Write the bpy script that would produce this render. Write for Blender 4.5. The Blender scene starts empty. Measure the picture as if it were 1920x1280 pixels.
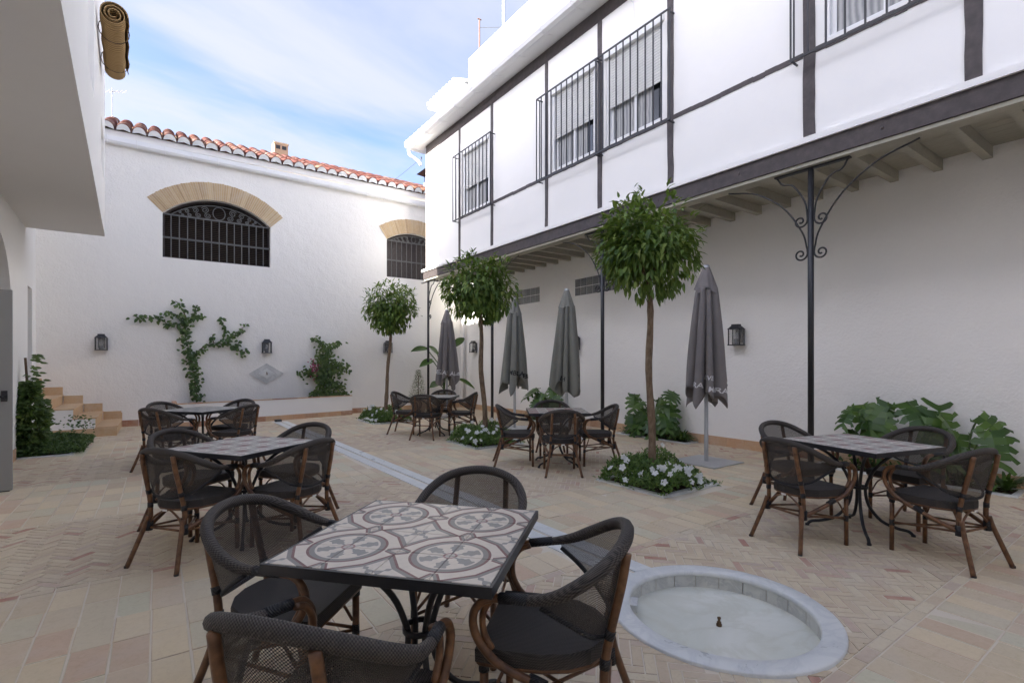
import bpy, bmesh, math, random
from mathutils import Vector, Matrix
from mathutils.geometry import tessellate_polygon
random.seed(7)
scn = bpy.context.scene
COL = scn.collection
R = math.radians
# ------------------------------------------------------------------ camera, sky, sun, exposure
CAMH = 1.44
YAW = R(35.15)
cam_d = bpy.data.cameras.new('camera'); cam = bpy.data.objects.new('camera', cam_d); COL.objects.link(cam)
cam.location = (0, 0, CAMH); cam.rotation_euler = (R(90), 0, -YAW)
cam_d.sensor_width = 36.0; cam_d.lens = 946 / 1920 * 36.0
cam_d.shift_y = 38 / 1920
cam_d.clip_start = 0.05; cam_d.clip_end = 500
scn.camera = cam
SUN_EL = R(23); SUN_AZ = R(-90.5)          # azimuth clockwise from +Y: the sun stands over the left-hand house
w = bpy.data.worlds.new('World'); scn.world = w; w.use_nodes = True
wn, wl = w.node_tree.nodes, w.node_tree.links
bg = wn['Background']
sky = wn.new('ShaderNodeTexSky'); sky.sky_type = 'NISHITA'; sky.sun_disc = False
sky.sun_elevation = SUN_EL; sky.sun_rotation = SUN_AZ; sky.air_density = 0.25; sky.dust_density = 2.7; sky.ozone_density = 2.6
tc = wn.new('ShaderNodeTexCoord'); sep = wn.new('ShaderNodeSeparateXYZ'); wl.new(tc.outputs['Generated'], sep.inputs[0])
# cirrus: project the view direction on a flat layer high above, stretch the noise
def wmath(op, a, b=None):
    n = wn.new('ShaderNodeMath'); n.operation = op
    for i, v in enumerate((a, b)):
        if v is None: continue
        if isinstance(v, (int, float)): n.inputs[i].default_value = v
        else: wl.new(v, n.inputs[i])
    return n.outputs[0]
zz = wmath('ADD', wmath('MAXIMUM', sep.outputs[2], 0.0), 0.12)
cu = wmath('DIVIDE', sep.outputs[0], zz); cv = wmath('DIVIDE', sep.outputs[1], zz)
comb = wn.new('ShaderNodeCombineXYZ'); wl.new(cu, comb.inputs[0]); wl.new(cv, comb.inputs[1])
mp = wn.new('ShaderNodeMapping'); mp.inputs['Rotation'].default_value = (0, 0, R(28)); mp.inputs['Scale'].default_value = (0.55, 1.25, 1)
mp.inputs['Location'].default_value = (0.35, 0.1, 0)
wl.new(comb.outputs[0], mp.inputs[0])
nz = wn.new('ShaderNodeTexNoise'); nz.inputs['Scale'].default_value = 1.15; nz.inputs['Detail'].default_value = 9; nz.inputs['Roughness'].default_value = 0.52
nz.inputs['Distortion'].default_value = 0.55
wl.new(mp.outputs[0], nz.inputs['Vector'])
cr = wn.new('ShaderNodeMapRange'); cr.inputs['From Min'].default_value = 0.37; cr.inputs['From Max'].default_value = 0.62; cr.clamp = True
cr.interpolation_type = 'SMOOTHSTEP'
wl.new(nz.outputs['Fac'], cr.inputs['Value'])
cfac = wmath('MULTIPLY', cr.outputs[0], 0.85)
cmix = wn.new('ShaderNodeMix'); cmix.data_type = 'RGBA'
wl.new(cfac, cmix.inputs['Factor']); wl.new(sky.outputs[0], cmix.inputs[6]); cmix.inputs[7].default_value = (0.82, 0.84, 0.90, 1)
wl.new(cmix.outputs[2], bg.inputs['Color'])
bg.inputs['Strength'].default_value = 0.15
sun_d = bpy.data.lights.new('sun', 'SUN'); sun = bpy.data.objects.new('sun', sun_d); COL.objects.link(sun)
sun_d.energy = 2.6; sun_d.angle = R(0.6); sun_d.color = (1, .955, .88)
sdir = Vector((math.sin(SUN_AZ) * math.cos(SUN_EL), math.cos(SUN_AZ) * math.cos(SUN_EL), math.sin(SUN_EL)))
sun.rotation_euler = (-sdir).to_track_quat('-Z', 'Y').to_euler(); sun.location = (-20, 5, 25)
vs = scn.view_settings; vs.view_transform = 'Standard'; vs.look = 'None'; vs.exposure = 2.9; vs.gamma = 1; vs.use_curve_mapping = False
scn.cycles.max_bounces = 14; scn.cycles.diffuse_bounces = 10; scn.cycles.transparent_max_bounces = 16

# ------------------------------------------------------------------ helpers: node materials
MATS = {}
class Sh:
    """small expression builder for shader nodes"""
    def __init__(s, name, rough=.8, spec=.5, metal=0.):
        s.m = bpy.data.materials.new(name); s.m.use_nodes = True; s.t = s.m.node_tree; s.n = s.t.nodes; s.l = s.t.links
        s.b = s.n['Principled BSDF']; s.b.inputs['Roughness'].default_value = rough
        s.b.inputs['Specular IOR Level'].default_value = spec; s.b.inputs['Metallic'].default_value = metal
        MATS[name] = s.m
        s._tc = None
    def put(s, sock, v):
        if isinstance(v, bpy.types.NodeSocket): s.l.new(v, sock)
        elif isinstance(v, (tuple, list)):
            sock.default_value = (*v, 1) if len(v) == 3 and sock.type == 'RGBA' else v
        else: sock.default_value = v
    def tc(s, k='Object'):
        if not s._tc: s._tc = s.n.new('ShaderNodeTexCoord')
        return s._tc.outputs[k]
    def m_(s, op, a, b=None, c=None):
        n = s.n.new('ShaderNodeMath'); n.operation = op
        for i, v in enumerate((a, b, c)):
            if v is not None: s.put(n.inputs[i], v)
        return n.outputs[0]
    def add(s, a, b): return s.m_('ADD', a, b)
    def sub(s, a, b): return s.m_('SUBTRACT', a, b)
    def mul(s, a, b): return s.m_('MULTIPLY', a, b)
    def lt(s, a, b): return s.m_('LESS_THAN', a, b)
    def gt(s, a, b): return s.m_('GREATER_THAN', a, b)
    def ab(s, a): return s.m_('ABSOLUTE', a)
    def mx(s, a, b): return s.m_('MAXIMUM', a, b)
    def mn(s, a, b): return s.m_('MINIMUM', a, b)
    def xyz(s, v):
        n = s.n.new('ShaderNodeSeparateXYZ'); s.l.new(v, n.inputs[0]); return n.outputs
    def vec(s, x, y, z=0.):
        n = s.n.new('ShaderNodeCombineXYZ'); s.put(n.inputs[0], x); s.put(n.inputs[1], y); s.put(n.inputs[2], z); return n.outputs[0]
    def noise(s, scale, detail=4, rough=.5, vec=None, dist=0., color=False):
        n = s.n.new('ShaderNodeTexNoise'); n.inputs['Scale'].default_value = scale; n.inputs['Detail'].default_value = detail
        n.inputs['Roughness'].default_value = rough; n.inputs['Distortion'].default_value = dist
        s.l.new(vec if vec is not None else s.tc(), n.inputs['Vector'])
        return n.outputs['Color' if color else 'Fac']
    def rng(s, v, a, b, c=0., d=1., smooth=False):
        n = s.n.new('ShaderNodeMapRange'); s.put(n.inputs[0], v)
        for i, x in enumerate((a, b, c, d)): s.put(n.inputs[i + 1], x)
        if smooth: n.interpolation_type = 'SMOOTHSTEP'
        return n.outputs[0]
    def mix(s, f, a, b, mode='MIX'):
        n = s.n.new('ShaderNodeMix'); n.data_type = 'RGBA'; n.blend_type = mode
        s.put(n.inputs['Factor'], f); s.put(n.inputs[6], a); s.put(n.inputs[7], b); return n.outputs[2]
    def ramp(s, f, stops, const=False):
        n = s.n.new('ShaderNodeValToRGB'); s.put(n.inputs[0], f); e = n.color_ramp.elements
        if const: n.color_ramp.interpolation = 'CONSTANT'
        while len(e) < len(stops): e.new(.5)
        for i, (p, c) in enumerate(stops): e[i].position = p; e[i].color = (*c, 1)
        return n.outputs[0]
    def bump(s, h, strength=.2, dist=.01):
        n = s.n.new('ShaderNodeBump'); n.inputs['Strength'].default_value = strength; n.inputs['Distance'].default_value = dist
        s.put(n.inputs['Height'], h); s.l.new(n.outputs[0], s.b.inputs['Normal']); return n
    def rnd(s):
        o = s.n.new('ShaderNodeObjectInfo').outputs['Random']; g = s.n.new('ShaderNodeNewGeometry').outputs['Random Per Island']
        return s.m_('FRACT', s.add(o, s.mul(g, 7.31)))
    def color(s, c): s.put(s.b.inputs['Base Color'], c); return s
    def rough(s, v): s.put(s.b.inputs['Roughness'], v); return s

def M(k): return MATS[k]

# plaster
def plaster(name, base, bumpk=.35, sc=1.0):
    s = Sh(name, .85, .25); p = s.n.new('ShaderNodeNewGeometry').outputs['Position']
    big = s.noise(.55, 3, .5, p); mid = s.noise(5 * sc, 5, .55, p); fine = s.noise(38 * sc, 4, .6, p)
    c = s.mix(s.rng(big, .3, .7), tuple(x * .965 for x in base), base)
    c = s.mix(s.mul(s.rng(mid, .55, .8), .10), c, tuple(x * .86 for x in base))
    s.color(c)
    trow = s.m_('ADD', s.mul(mid, .75), s.mul(fine, .35))
    s.bump(trow, bumpk, .035); return s
plaster('plaster_white', (.89, .87, .835), .7, .8)
plaster('plaster_smooth', (.885, .868, .84), .10)
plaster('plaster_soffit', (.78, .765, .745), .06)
plaster('paint_white', (.80, .80, .79), .03)
s = Sh('white_metal', .4, .5); s.color((.8, .8, .8)); s.bump(s.noise(6), .05)
# painted timber
def timber(name, a, b, rough=.55):
    s = Sh(name, rough, .4); p = s.n.new('ShaderNodeNewGeometry').outputs['Position']
    v = s.n.new('ShaderNodeVectorMath'); v.operation = 'MULTIPLY'; s.l.new(p, v.inputs[0]); v.inputs[1].default_value = (9, 2.0, 2.0)
    g = s.noise(6, 6, .6, v.outputs[0]); s.color(s.mix(s.rng(g, .35, .7), a, b)); s.bump(g, .3, .006); return s
timber('timber_brown', (.052, .042, .041), (.086, .07, .068))
timber('joist_paint', (.36, .34, .27), (.42, .40, .33), .7)
timber('trunk_bark', (.13, .085, .05), (.25, .18, .12), .9)
s = Sh('iron_black', .42, .5); s.color(s.mix(s.noise(14), (.012, .012, .014), (.028, .028, .031)))
s = Sh('iron_grey', .6, .4); s.color(s.mix(s.noise(14), (.10, .10, .10), (.17, .17, .165)))
s = Sh('iron_aged', .6, .4); s.color(s.mix(s.noise(20), (.12, .05, .035), (.20, .10, .07)))
s = Sh('dark_screen', .85, .2); u = s.xyz(s.tc()); st = s.m_('SINE', s.mul(u[2], 140)); s.color(s.mix(s.rng(st, -1, 1), (.012, .009, .007), (.045, .033, .025))); s.bump(st, .4, .01)
s = Sh('glass_dark', .06, .5); s.color((.02, .024, .028))
s = Sh('curtain', .9, .1); u = s.xyz(s.tc()); f = s.m_('SINE', s.add(s.mul(u[1], 95), s.mul(s.noise(3), 9))); s.color(s.mix(s.rng(f, -1, 1), (.28, .285, .29), (.50, .50, .49)))
s = Sh('shutter_slat', .5, .4); s.color((.74, .74, .72))
s = Sh('grey_door', .45, .4); s.color(s.mix(s.noise(3), (.27, .265, .25), (.31, .305, .29)))
# terracotta / paving
def clay(name, stops, bumpk=.25, pale=(.67, .57, .43)):
    s = Sh(name, .78, .3); r = s.rnd(); p = s.n.new('ShaderNodeNewGeometry').outputs['Position']
    c = s.ramp(r, stops)
    n1 = s.noise(9, 6, .62, p); n2 = s.noise(60, 3, .6, p); n3 = s.noise(2.2, 3, .5, p, 1.0)
    c = s.mix(s.mul(s.rng(n1, .38, .68), .55), c, s.mix(.5, c, pale, 'MIX'))
    c = s.mix(s.mul(s.rng(n2, .55, .80), .22), c, (.30, .21, .15))
    c = s.mix(s.mul(s.rng(n3, .5, .72), .25), c, (.62, .57, .50))
    n4 = s.noise(14, 5, .7, p, 2.0); c = s.mix(s.mul(s.rng(n4, .46, .70), .26), c, s.mix(1., c, (.70, .64, .56), 'MULTIPLY'))
    s.color(c); s.rough(s.rng(n1, .3, .7, .62, .85)); s.bump(s.add(s.mul(n1, .6), s.mul(n2, .4)), bumpk, .006); return s
CR = (.67, .57, .41); YL = (.68, .56, .37); OC = (.61, .50, .345); PK = (.60, .42, .30); GB = (.58, .555, .41); TAN = (.55, .445, .31); RD = (.43, .22, .165); MV = (.53, .42, .34)
clay('tile_clay', [(0, CR), (.22, YL), (.42, OC), (.56, GB), (.68, (.62, .52, .37)), (.84, PK), (.91, TAN), (1, CR)])
clay('brick_clay', [(0, (.64, .555, .40)), (.3, (.62, .52, .37)), (.6, (.58, .475, .335)), (.8, (.54, .43, .31)), (.9, MV), (.95, (.52, .34, .26)), (.985, RD), (1, RD)])
clay('skirting_clay', [(0, (.60, .38, .22)), (.3, (.56, .34, .20)), (.6, (.62, .42, .25)), (.85, (.42, .20, .12)), (1, (.36, .17, .10))], .15)
clay('step_clay', [(0, (.60, .41, .24)), (.5, (.56, .38, .22)), (1, (.64, .46, .28))], .12)
clay('arch_brick', [(0, (.58, .43, .25)), (.4, (.52, .37, .22)), (.7, (.63, .50, .31)), (1, (.44, .30, .17))], .3)
clay('roof_tile', [(0, (.12, .035, .027)), (.4, (.155, .05, .037)), (.75, (.10, .03, .025)), (1, (.24, .13, .08))], .3, (.18, .07, .05))
s = Sh('roof_old', .9, .2); p = s.n.new('ShaderNodeNewGeometry').outputs['Position']; n = s.noise(1.1, 6, .6, p)
s.color(s.ramp(n, [(.35, (.30, .085, .06)), (.48, (.36, .13, .08)), (.54, (.42, .33, .17)), (.66, (.40, .37, .28)), (.75, (.28, .09, .065))])); s.bump(n, .4, .03)
s = Sh('mortar', .9, .2); p = s.n.new('ShaderNodeNewGeometry').outputs['Position']; s.color(s.mix(s.noise(3, 5, .6, p), (.62, .55, .45), (.74, .67, .56))); s.bump(s.noise(120, 3, .6, p), .3, .003)
s = Sh('soil', .95, .1); s.color(s.mix(s.noise(30), (.03, .02, .014), (.09, .06, .04))); s.bump(s.noise(40), .8, .02)
def marble(name, a, b, v, sc=4.5):
    s = Sh(name, .32, .5); p = s.n.new('ShaderNodeNewGeometry').outputs['Position']
    w_ = s.noise(sc * .6, 5, .6, p, 1.6); d = s.ab(s.sub(s.noise(sc, 6, .6, p, 1.2), .5))
    c = s.mix(s.rng(w_, .35, .7), a, b); c = s.mix(s.mul(s.rng(d, .0, .07, 1., 0.), .5), c, v); s.color(c)
    s.rough(s.rng(w_, .3, .7, .25, .45)); s.bump(w_, .03); return s
marble('marble_white', (.66, .68, .67), (.76, .77, .75), (.56, .58, .59))
marble('marble_basin', (.64, .66, .58), (.80, .80, .73), (.60, .60, .50), 1.8)
marble('marble_side', (.56, .57, .54), (.72, .72, .68), (.42, .43, .43), 6)
marble('marble_plaque', (.55, .56, .55), (.68, .68, .67), (.42, .43, .45), 7)
# furniture
s = Sh('bamboo_brown', .38, .5); u = s.xyz(s.tc()); g = s.noise(22, 4, .55); s.color(s.mix(s.rng(g, .3, .7), (.075, .032, .014), (.22, .105, .046)))
s = Sh('binding_black', .5, .45); u = s.xyz(s.tc()); ww = s.m_('SINE', s.mul(s.add(s.add(u[0], u[2]), s.mul(u[1], 1.0)), 620)); s.color(s.mix(s.rng(ww, -1, 1), (.012, .012, .013), (.035, .034, .036))); s.bump(ww, .5, .003)
def weave(name, holes, a=(.018, .0165, .016), b=(.062, .058, .056), fq=900.):
    s = Sh(name, .62, .35)
    if holes: at = s.n.new('ShaderNodeAttribute'); at.attribute_name = 'tpos'; u = s.xyz(at.outputs['Vector'])
    else: u = s.xyz(s.tc())
    q = s.mul(s.add(u[0], s.mul(u[1], .6)), fq); v_ = s.mul(s.add(u[2], s.mul(u[1], .5)), fq)
    wv = s.mul(s.m_('SINE', q), s.m_('SINE', v_)); f = s.rng(wv, -1, 1)
    s.color(s.mix(f, a, b)); s.bump(f, .7, .004)
    if holes:
        t = s.n.new('ShaderNodeBsdfTransparent'); mx = s.n.new('ShaderNodeMixShader')
        s.put(mx.inputs[0], s.m_('MULTIPLY', s.gt(wv, .05), holes)); s.l.new(s.b.outputs[0], mx.inputs[1]); s.l.new(t.outputs[0], mx.inputs[2])
        s.l.new(mx.outputs[0], s.n['Material Output'].inputs['Surface'])
    return s
weave('rim_weave', 0, (.015, .0125, .011), (.112, .095, .082), 640.); weave('seat_weave', 0, (.018, .0155, .014), (.078, .067, .060), 700.)
weave('back_mesh', .62, (.034, .028, .023), (.13, .108, .09), 760.)
s = Sh('umbrella_cloth', .9, .2); s.color(s.mix(s.noise(5), (.205, .187, .18), (.25, .228, .22))); s.bump(s.noise(300, 2), .2, .002)
s = Sh('umbrella_olive', .9, .2); s.color(s.mix(s.noise(5), (.21, .208, .18), (.255, .252, .222))); s.bump(s.noise(300, 2), .2, .002)
s = Sh('print_white', .8); s.color((.72, .71, .70)); s = Sh('print_black', .8); s.color((.02, .02, .02))
s = Sh('galvanised', .42, .5, .65); s.color(s.mix(s.noise(9, 4), (.42, .43, .44), (.55, .56, .57)))
s = Sh('esparto', .95, .1); u = s.xyz(s.tc()); st = s.m_('SINE', s.add(s.mul(u[1], 150), s.mul(s.noise(4), 6))); s.color(s.mix(s.rng(st, -1, 1), (.27, .17, .075), (.46, .31, .15))); s.bump(st, .6, .01)
s = Sh('terracotta_pot', .85, .2); s.color(s.mix(s.noise(8, 4), (.40, .26, .17), (.52, .37, .26)))
s = Sh('brass', .45, .5, .7); s.color((.16, .10, .05))
s = Sh('lantern_glass', .15, .5); s.color((.62, .62, .60)); s.b.inputs['Alpha'].default_value = .22
s = Sh('glass_block', .12, .5); n = s.noise(26, 3, .5, None, 1.5); s.color(s.mix(n, (.09, .095, .10), (.26, .265, .27))); s.bump(n, .8, .02)
def leafm(name, stops, rough=.42, trans=.25):
    s = Sh(name, rough, .45); c = s.ramp(s.rnd(), stops); s.color(c)
    tr = s.n.new('ShaderNodeBsdfTranslucent'); s.l.new(s.mix(.5, c, (.25, .32, .03)), tr.inputs[0]); mx = s.n.new('ShaderNodeMixShader'); mx.inputs[0].default_value = trans
    s.l.new(s.b.outputs[0], mx.inputs[1]); s.l.new(tr.outputs[0], mx.inputs[2]); s.l.new(mx.outputs[0], s.n['Material Output'].inputs['Surface']); return s
leafm('leaf_orange', [(0, (.065, .125, .026)), (.35, (.10, .180, .036)), (.65, (.145, .235, .048)), (.88, (.20, .295, .064)), (1, (.30, .36, .10))], .4, .32)
leafm('leaf_vine', [(0, (.035, .075, .022)), (.5, (.055, .11, .03)), (.85, (.085, .15, .04)), (1, (.13, .19, .05))])
leafm('leaf_bed', [(0, (.05, .10, .02)), (.5, (.085, .165, .032)), (.85, (.13, .22, .045)), (1, (.19, .28, .07))])
leafm('leaf_dark', [(0, (.03, .07, .018)), (.6, (.055, .11, .028)), (1, (.09, .16, .04))])
leafm('leaf_shrub', [(0, (.04, .08, .02)), (.5, (.065, .12, .03)), (.85, (.10, .165, .04)), (1, (.15, .20, .06))])
leafm('leaf_monstera', [(0, (.035, .085, .022)), (.5, (.06, .13, .028)), (1, (.11, .20, .04))], .3, .2)
leafm('petal_white', [(0, (.72, .74, .72)), (1, (.82, .83, .82))], .6, .3)
leafm('petal_pink', [(0, (.30, .02, .10)), (.6, (.42, .03, .16)), (1, (.5, .06, .22))], .6, .3)
s = Sh('stem_green', .6); s.color((.08, .13, .04)); s = Sh('stem_brown', .8); s.color((.12, .075, .045))
s = Sh('cable', .6); s.color((.05, .05, .05))
# printed cement tiles: big medallions
def medallion():
    s = Sh('medallion_tile', .42, .4); at = s.n.new('ShaderNodeAttribute'); at.attribute_name = 'tpos'; u = s.xyz(at.outputs['Vector'])
    x = s.sub(s.m_('FRACT', s.m_('DIVIDE', u[0], .4)), .5); y = s.sub(s.m_('FRACT', s.m_('DIVIDE', u[1], .4)), .5)
    r = s.m_('SQRT', s.add(s.mul(x, x), s.mul(y, y))); th = s.m_('ARCTAN2', y, x)
    ax, ay = s.ab(x), s.ab(y)
    CRM, GRY, MAR = (.64, .57, .48), (.215, .20, .18), (.17, .065, .058)
    GR2 = (.255, .245, .225)
    c = CRM
    # corner star: four-pointed, centred on the cell corner
    cx, cy = s.sub(.5, ax), s.sub(.5, ay)
    star = s.add(s.mx(cx, cy), s.mul(s.mn(cx, cy), 1.55))
    ringd = s.sub(r, .0)
    out = s.gt(r, .415)
    c = s.mix(s.mul(s.lt(star, .43), out), c, MAR); c = s.mix(s.mul(s.lt(star, .385), s.gt(r, .43)), c, GRY); c = s.mix(s.mul(s.lt(star, .315), s.gt(r, .455)), c, CRM)
    # leaf sprigs in the star corners (rosette about the cell corner)
    cr_ = s.m_('SQRT', s.add(s.mul(cx, cx), s.mul(cy, cy))); ct = s.m_('ARCTAN2', cy, cx)
    dd = s.ab(s.sub(ct, math.pi / 4))
    sprig = s.mul(s.lt(s.add(s.mul(dd, cr_), s.mul(s.m_('SINE', s.mul(cr_, 75)), .012)), s.rng(cr_, .02, .16, .035, .012)), s.mul(s.lt(cr_, .185), s.gt(cr_, .03)))
    c = s.mix(sprig, c, GR2)
    # lozenges on the middle of cell sides
    for a, b in ((ax, ay), (ay, ax)):
        lz = s.add(s.mul(s.sub(.5, a), 1.0), s.mul(b, 1.9)); lzo = s.gt(r, .385)
        c = s.mix(s.mul(s.lt(lz, .185), lzo), c, MAR); c = s.mix(s.mul(s.lt(lz, .140), lzo), c, GRY); c = s.mix(s.mul(s.lt(lz, .078), lzo), c, CRM)
    # pale band around the ring then the ring itself
    c = s.mix(s.lt(r, .385), c, CRM); c = s.mix(s.lt(r, .365), c, MAR); c = s.mix(s.lt(r, .34), c, GRY); c = s.mix(s.lt(r, .292), c, CRM)
    # six jagged leaves
    lobe = s.m_('COSINE', s.mul(th, 6)); jag = s.mul(s.m_('SINE', s.add(s.mul(r, 95), s.mul(s.ab(s.m_('SINE', s.mul(th, 3))), 3))), .22)
    wd = s.rng(s.ab(s.sub(r, .185)), 0, .10, -.35, .75)
    leaf = s.mul(s.gt(s.add(lobe, jag), wd), s.mul(s.lt(r, .272), s.gt(r, .05)))
    c = s.mix(leaf, c, GR2)
    c = s.mix(s.lt(r, .065), c, (.30, .16, .15)); c = s.mix(s.lt(r, .045), c, (.50, .45, .40))
    n = s.noise(40, 5, .6); c = s.mix(s.mul(s.rng(n, .45, .8), .3), c, (.33, .31, .28)); s.color(c); s.bump(n, .06, .002)
medallion()
def checks(name, A, B, C_, cell=.1):
    s = Sh(name, .42, .4); at = s.n.new('ShaderNodeAttribute'); at.attribute_name = 'tpos'; u = s.xyz(at.outputs['Vector'])
    x = s.m_('DIVIDE', u[0], cell); y = s.m_('DIVIDE', u[1], cell)
    fx, fy = s.sub(s.m_('FRACT', x), .5), s.sub(s.m_('FRACT', y), .5)
    px_ = s.m_('MODULO', s.m_('FLOOR', s.add(x, 100)), 2); py_ = s.m_('MODULO', s.m_('FLOOR', s.add(y, 100)), 2)
    par = s.ab(s.sub(px_, py_))
    c = s.mix(par, A, B); c = s.mix(s.mul(px_, py_), c, C_)
    dm = s.add(s.ab(fx), s.ab(fy)); c = s.mix(s.mul(s.lt(dm, .36), s.sub(1, par)), c, s.mix(.6, c, C_)); c = s.mix(s.mul(s.lt(dm, .16), par), c, A)
    e = s.gt(s.mx(s.ab(fx), s.ab(fy)), .455); c = s.mix(e, c, (.55, .52, .47))
    n = s.noise(40, 5, .6); c = s.mix(s.mul(s.rng(n, .45, .8), .3), c, (.33, .31, .28)); s.color(c); s.bump(n, .06, .002)
checks('checked_tile', (.60, .56, .50), (.33, .315, .285), (.20, .105, .10))
checks('checked_red', (.50, .47, .40), (.24, .235, .20), (.26, .09, .075), .133)
checks('checked_grey', (.46, .45, .42), (.20, .20, .19), (.27, .25, .22), .1)

# ------------------------------------------------------------------ helpers: meshes
class MB:
    def __init__(s): s.v = []; s.f = []
    def quad(s, *p):
        i = len(s.v); s.v += [tuple(q) for q in p]; s.f.append(tuple(range(i, i + len(p)))); return s
    def box(s, x0, x1, y0, y1, z0, z1):
        i = len(s.v)
        s.v += [(x0, y0, z0), (x1, y0, z0), (x1, y1, z0), (x0, y1, z0), (x0, y0, z1), (x1, y0, z1), (x1, y1, z1), (x0, y1, z1)]
        for q in ((0, 3, 2, 1), (4, 5, 6, 7), (0, 1, 5, 4), (1, 2, 6, 5), (2, 3, 7, 6), (3, 0, 4, 7)): s.f.append(tuple(i + k for k in q))
        return s
    def prism(s, poly, z0, z1, bottom=True):
        n = len(poly); i = len(s.v)
        s.v += [(p[0], p[1], z0) for p in poly] + [(p[0], p[1], z1) for p in poly]
        s.f.append(tuple(range(i + n, i + 2 * n)))
        if bottom: s.f.append(tuple(range(i + n - 1, i - 1, -1)))
        for k in range(n): s.f.append((i + k, i + (k + 1) % n, i + n + (k + 1) % n, i + n + k))
        return s
    def tube(s, pts, r, n=8, cap=True, flat=None):
        pts = [Vector(p) for p in pts]; m = len(pts)
        rr = r if isinstance(r, (list, tuple)) else [r] * m
        t0 = (pts[1] - pts[0]).normalized(); up = Vector((0, 0, 1)) if abs(t0.z) < .9 else Vector((1, 0, 0))
        nrm = (up - t0 * up.dot(t0)).normalized(); base = len(s.v)
        for k in range(m):
            t = (pts[min(k + 1, m - 1)] - pts[max(k - 1, 0)]).normalized()
            nrm = (nrm - t * nrm.dot(t)).normalized(); bn = t.cross(nrm)
            for j in range(n):
                a = 2 * math.pi * j / n; s.v.append(tuple(pts[k] + (nrm * math.cos(a) + bn * math.sin(a) * (flat or 1)) * rr[k]))
        for k in range(m - 1):
            for j in range(n):
                a = base + k * n + j; b = base + k * n + (j + 1) % n; s.f.append((a, b, b + n, a + n))
        if cap:
            s.f.append(tuple(base + j for j in range(n - 1, -1, -1))); s.f.append(tuple(base + (m - 1) * n + j for j in range(n)))
        return s
    def lathe(s, prof, n=24, cx=0, cy=0, cap=False):
        base = len(s.v)
        for r, z in prof:
            for j in range(n): a = 2 * math.pi * j / n; s.v.append((cx + r * math.cos(a), cy + r * math.sin(a), z))
        for k in range(len(prof) - 1):
            for j in range(n): a = base + k * n + j; b = base + k * n + (j + 1) % n; s.f.append((a, b, b + n, a + n))
        if cap: s.f.append(tuple(base + j for j in range(n - 1, -1, -1))); s.f.append(tuple(base + (len(prof) - 1) * n + j for j in range(n)))
        return s
    def mesh(s, name, mat, smooth=False):
        me = bpy.data.meshes.new(name); me.from_pydata(s.v, [], s.f); me.materials.append(M(mat)); me.update()
        if smooth: me.polygons.foreach_set('use_smooth', [True] * len(me.polygons))
        return me
    def obj(s, name, mat, parent=None, smooth=False):
        return link(name, s.mesh(name, mat, smooth), parent)
def link(name, me, parent=None, loc=None, rz=None):
    o = bpy.data.objects.new(name, me); COL.objects.link(o)
    if parent: o.parent = parent
    if loc is not None: o.location = loc
    if rz is not None: o.rotation_euler = (0, 0, rz)
    return o
def tag(o, label, cat, group=None, kind=None):
    o['label'] = label; o['category'] = cat
    if group: o['group'] = group
    if kind: o['kind'] = kind
    return o
def thing(name, label, cat, loc=(0, 0, 0), rz=0, group=None):
    o = link(name, None, None, loc, rz); return tag(o, label, cat, group)
def copy_tree(o, parent=None):
    c = o.copy(); COL.objects.link(c); c.parent = parent
    for ch in list(o.children): copy_tree(ch, c)
    return c
def spline(pts, n=6):
    P = [Vector(p) for p in pts]; P = [P[0] * 2 - P[1]] + P + [P[-1] * 2 - P[-2]]; out = []
    for i in range(1, len(P) - 2):
        for k in range(n):
            t = k / n; a, b, c, d = P[i - 1], P[i], P[i + 1], P[i + 2]
            out.append(.5 * ((2 * b) + (c - a) * t + (2 * a - 5 * b + 4 * c - d) * t * t + (3 * b - a - 3 * c + d) * t ** 3))
    out.append(P[-2]); return out
def leaf(mb, p, d, up, L, W, fold=.25, droop=.25):
    """one leaf: eight-sided blade folded on its midrib and drooping to the tip"""
    d = Vector(d).normalized(); up = Vector(up); sd = d.cross(up)
    if sd.length < 1e-4: sd = d.orthogonal()
    sd.normalize(); nm = sd.cross(d).normalized(); p = Vector(p)
    def at(t, w): return p + d * (L * t) + nm * (-droop * L * t * t + abs(w) * fold * W) + sd * (w * W)
    i = len(mb.v)
    mb.v += [tuple(at(0, 0)), tuple(at(.5, 0)), tuple(at(1, 0)), tuple(at(.28, .44)), tuple(at(.68, .36)), tuple(at(.28, -.44)), tuple(at(.68, -.36))]
    mb.f += [(i, i + 3, i + 4, i + 1), (i + 1, i + 4, i + 2), (i, i + 1, i + 6, i + 5), (i + 1, i + 2, i + 6)]
def rv(): 
    while True:
        v = Vector((random.uniform(-1, 1), random.uniform(-1, 1), random.uniform(-1, 1)))
        if .05 < v.length < 1: return v.normalized()
def holed(mb, outer, holes, f):
    """flat face with holes; f maps (u,v) to xyz"""
    loops = [[Vector((*p, 0)) for p in l] for l in [outer] + holes]; flat = [p for l in loops for p in l]
    i = len(mb.v); mb.v += [tuple(f(p.x, p.y)) for p in flat]
    for t in tessellate_polygon(loops): mb.f.append(tuple(i + (k if isinstance(k, int) else k) for k in t))
def arc_pts(cx, cz, r, a0, a1, n): return [(cx + r * math.cos(a0 + (a1 - a0) * k / n), cz + r * math.sin(a0 + (a1 - a0) * k / n)) for k in range(n + 1)]
FX, FY = math.sin(YAW), math.cos(YAW)
def view(x, y, z=0):
    d = x * FX + y * FY; r = x * FY - y * FX
    if d < .3: return None
    return (960 + 946 * r / d, 678 - 946 * (z - CAMH) / d, d)
def infr(x, y, m=25):
    q = view(x, y); return q and -m < q[0] < 1920 + m and q[1] < 1280 + m and q[2]

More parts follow.
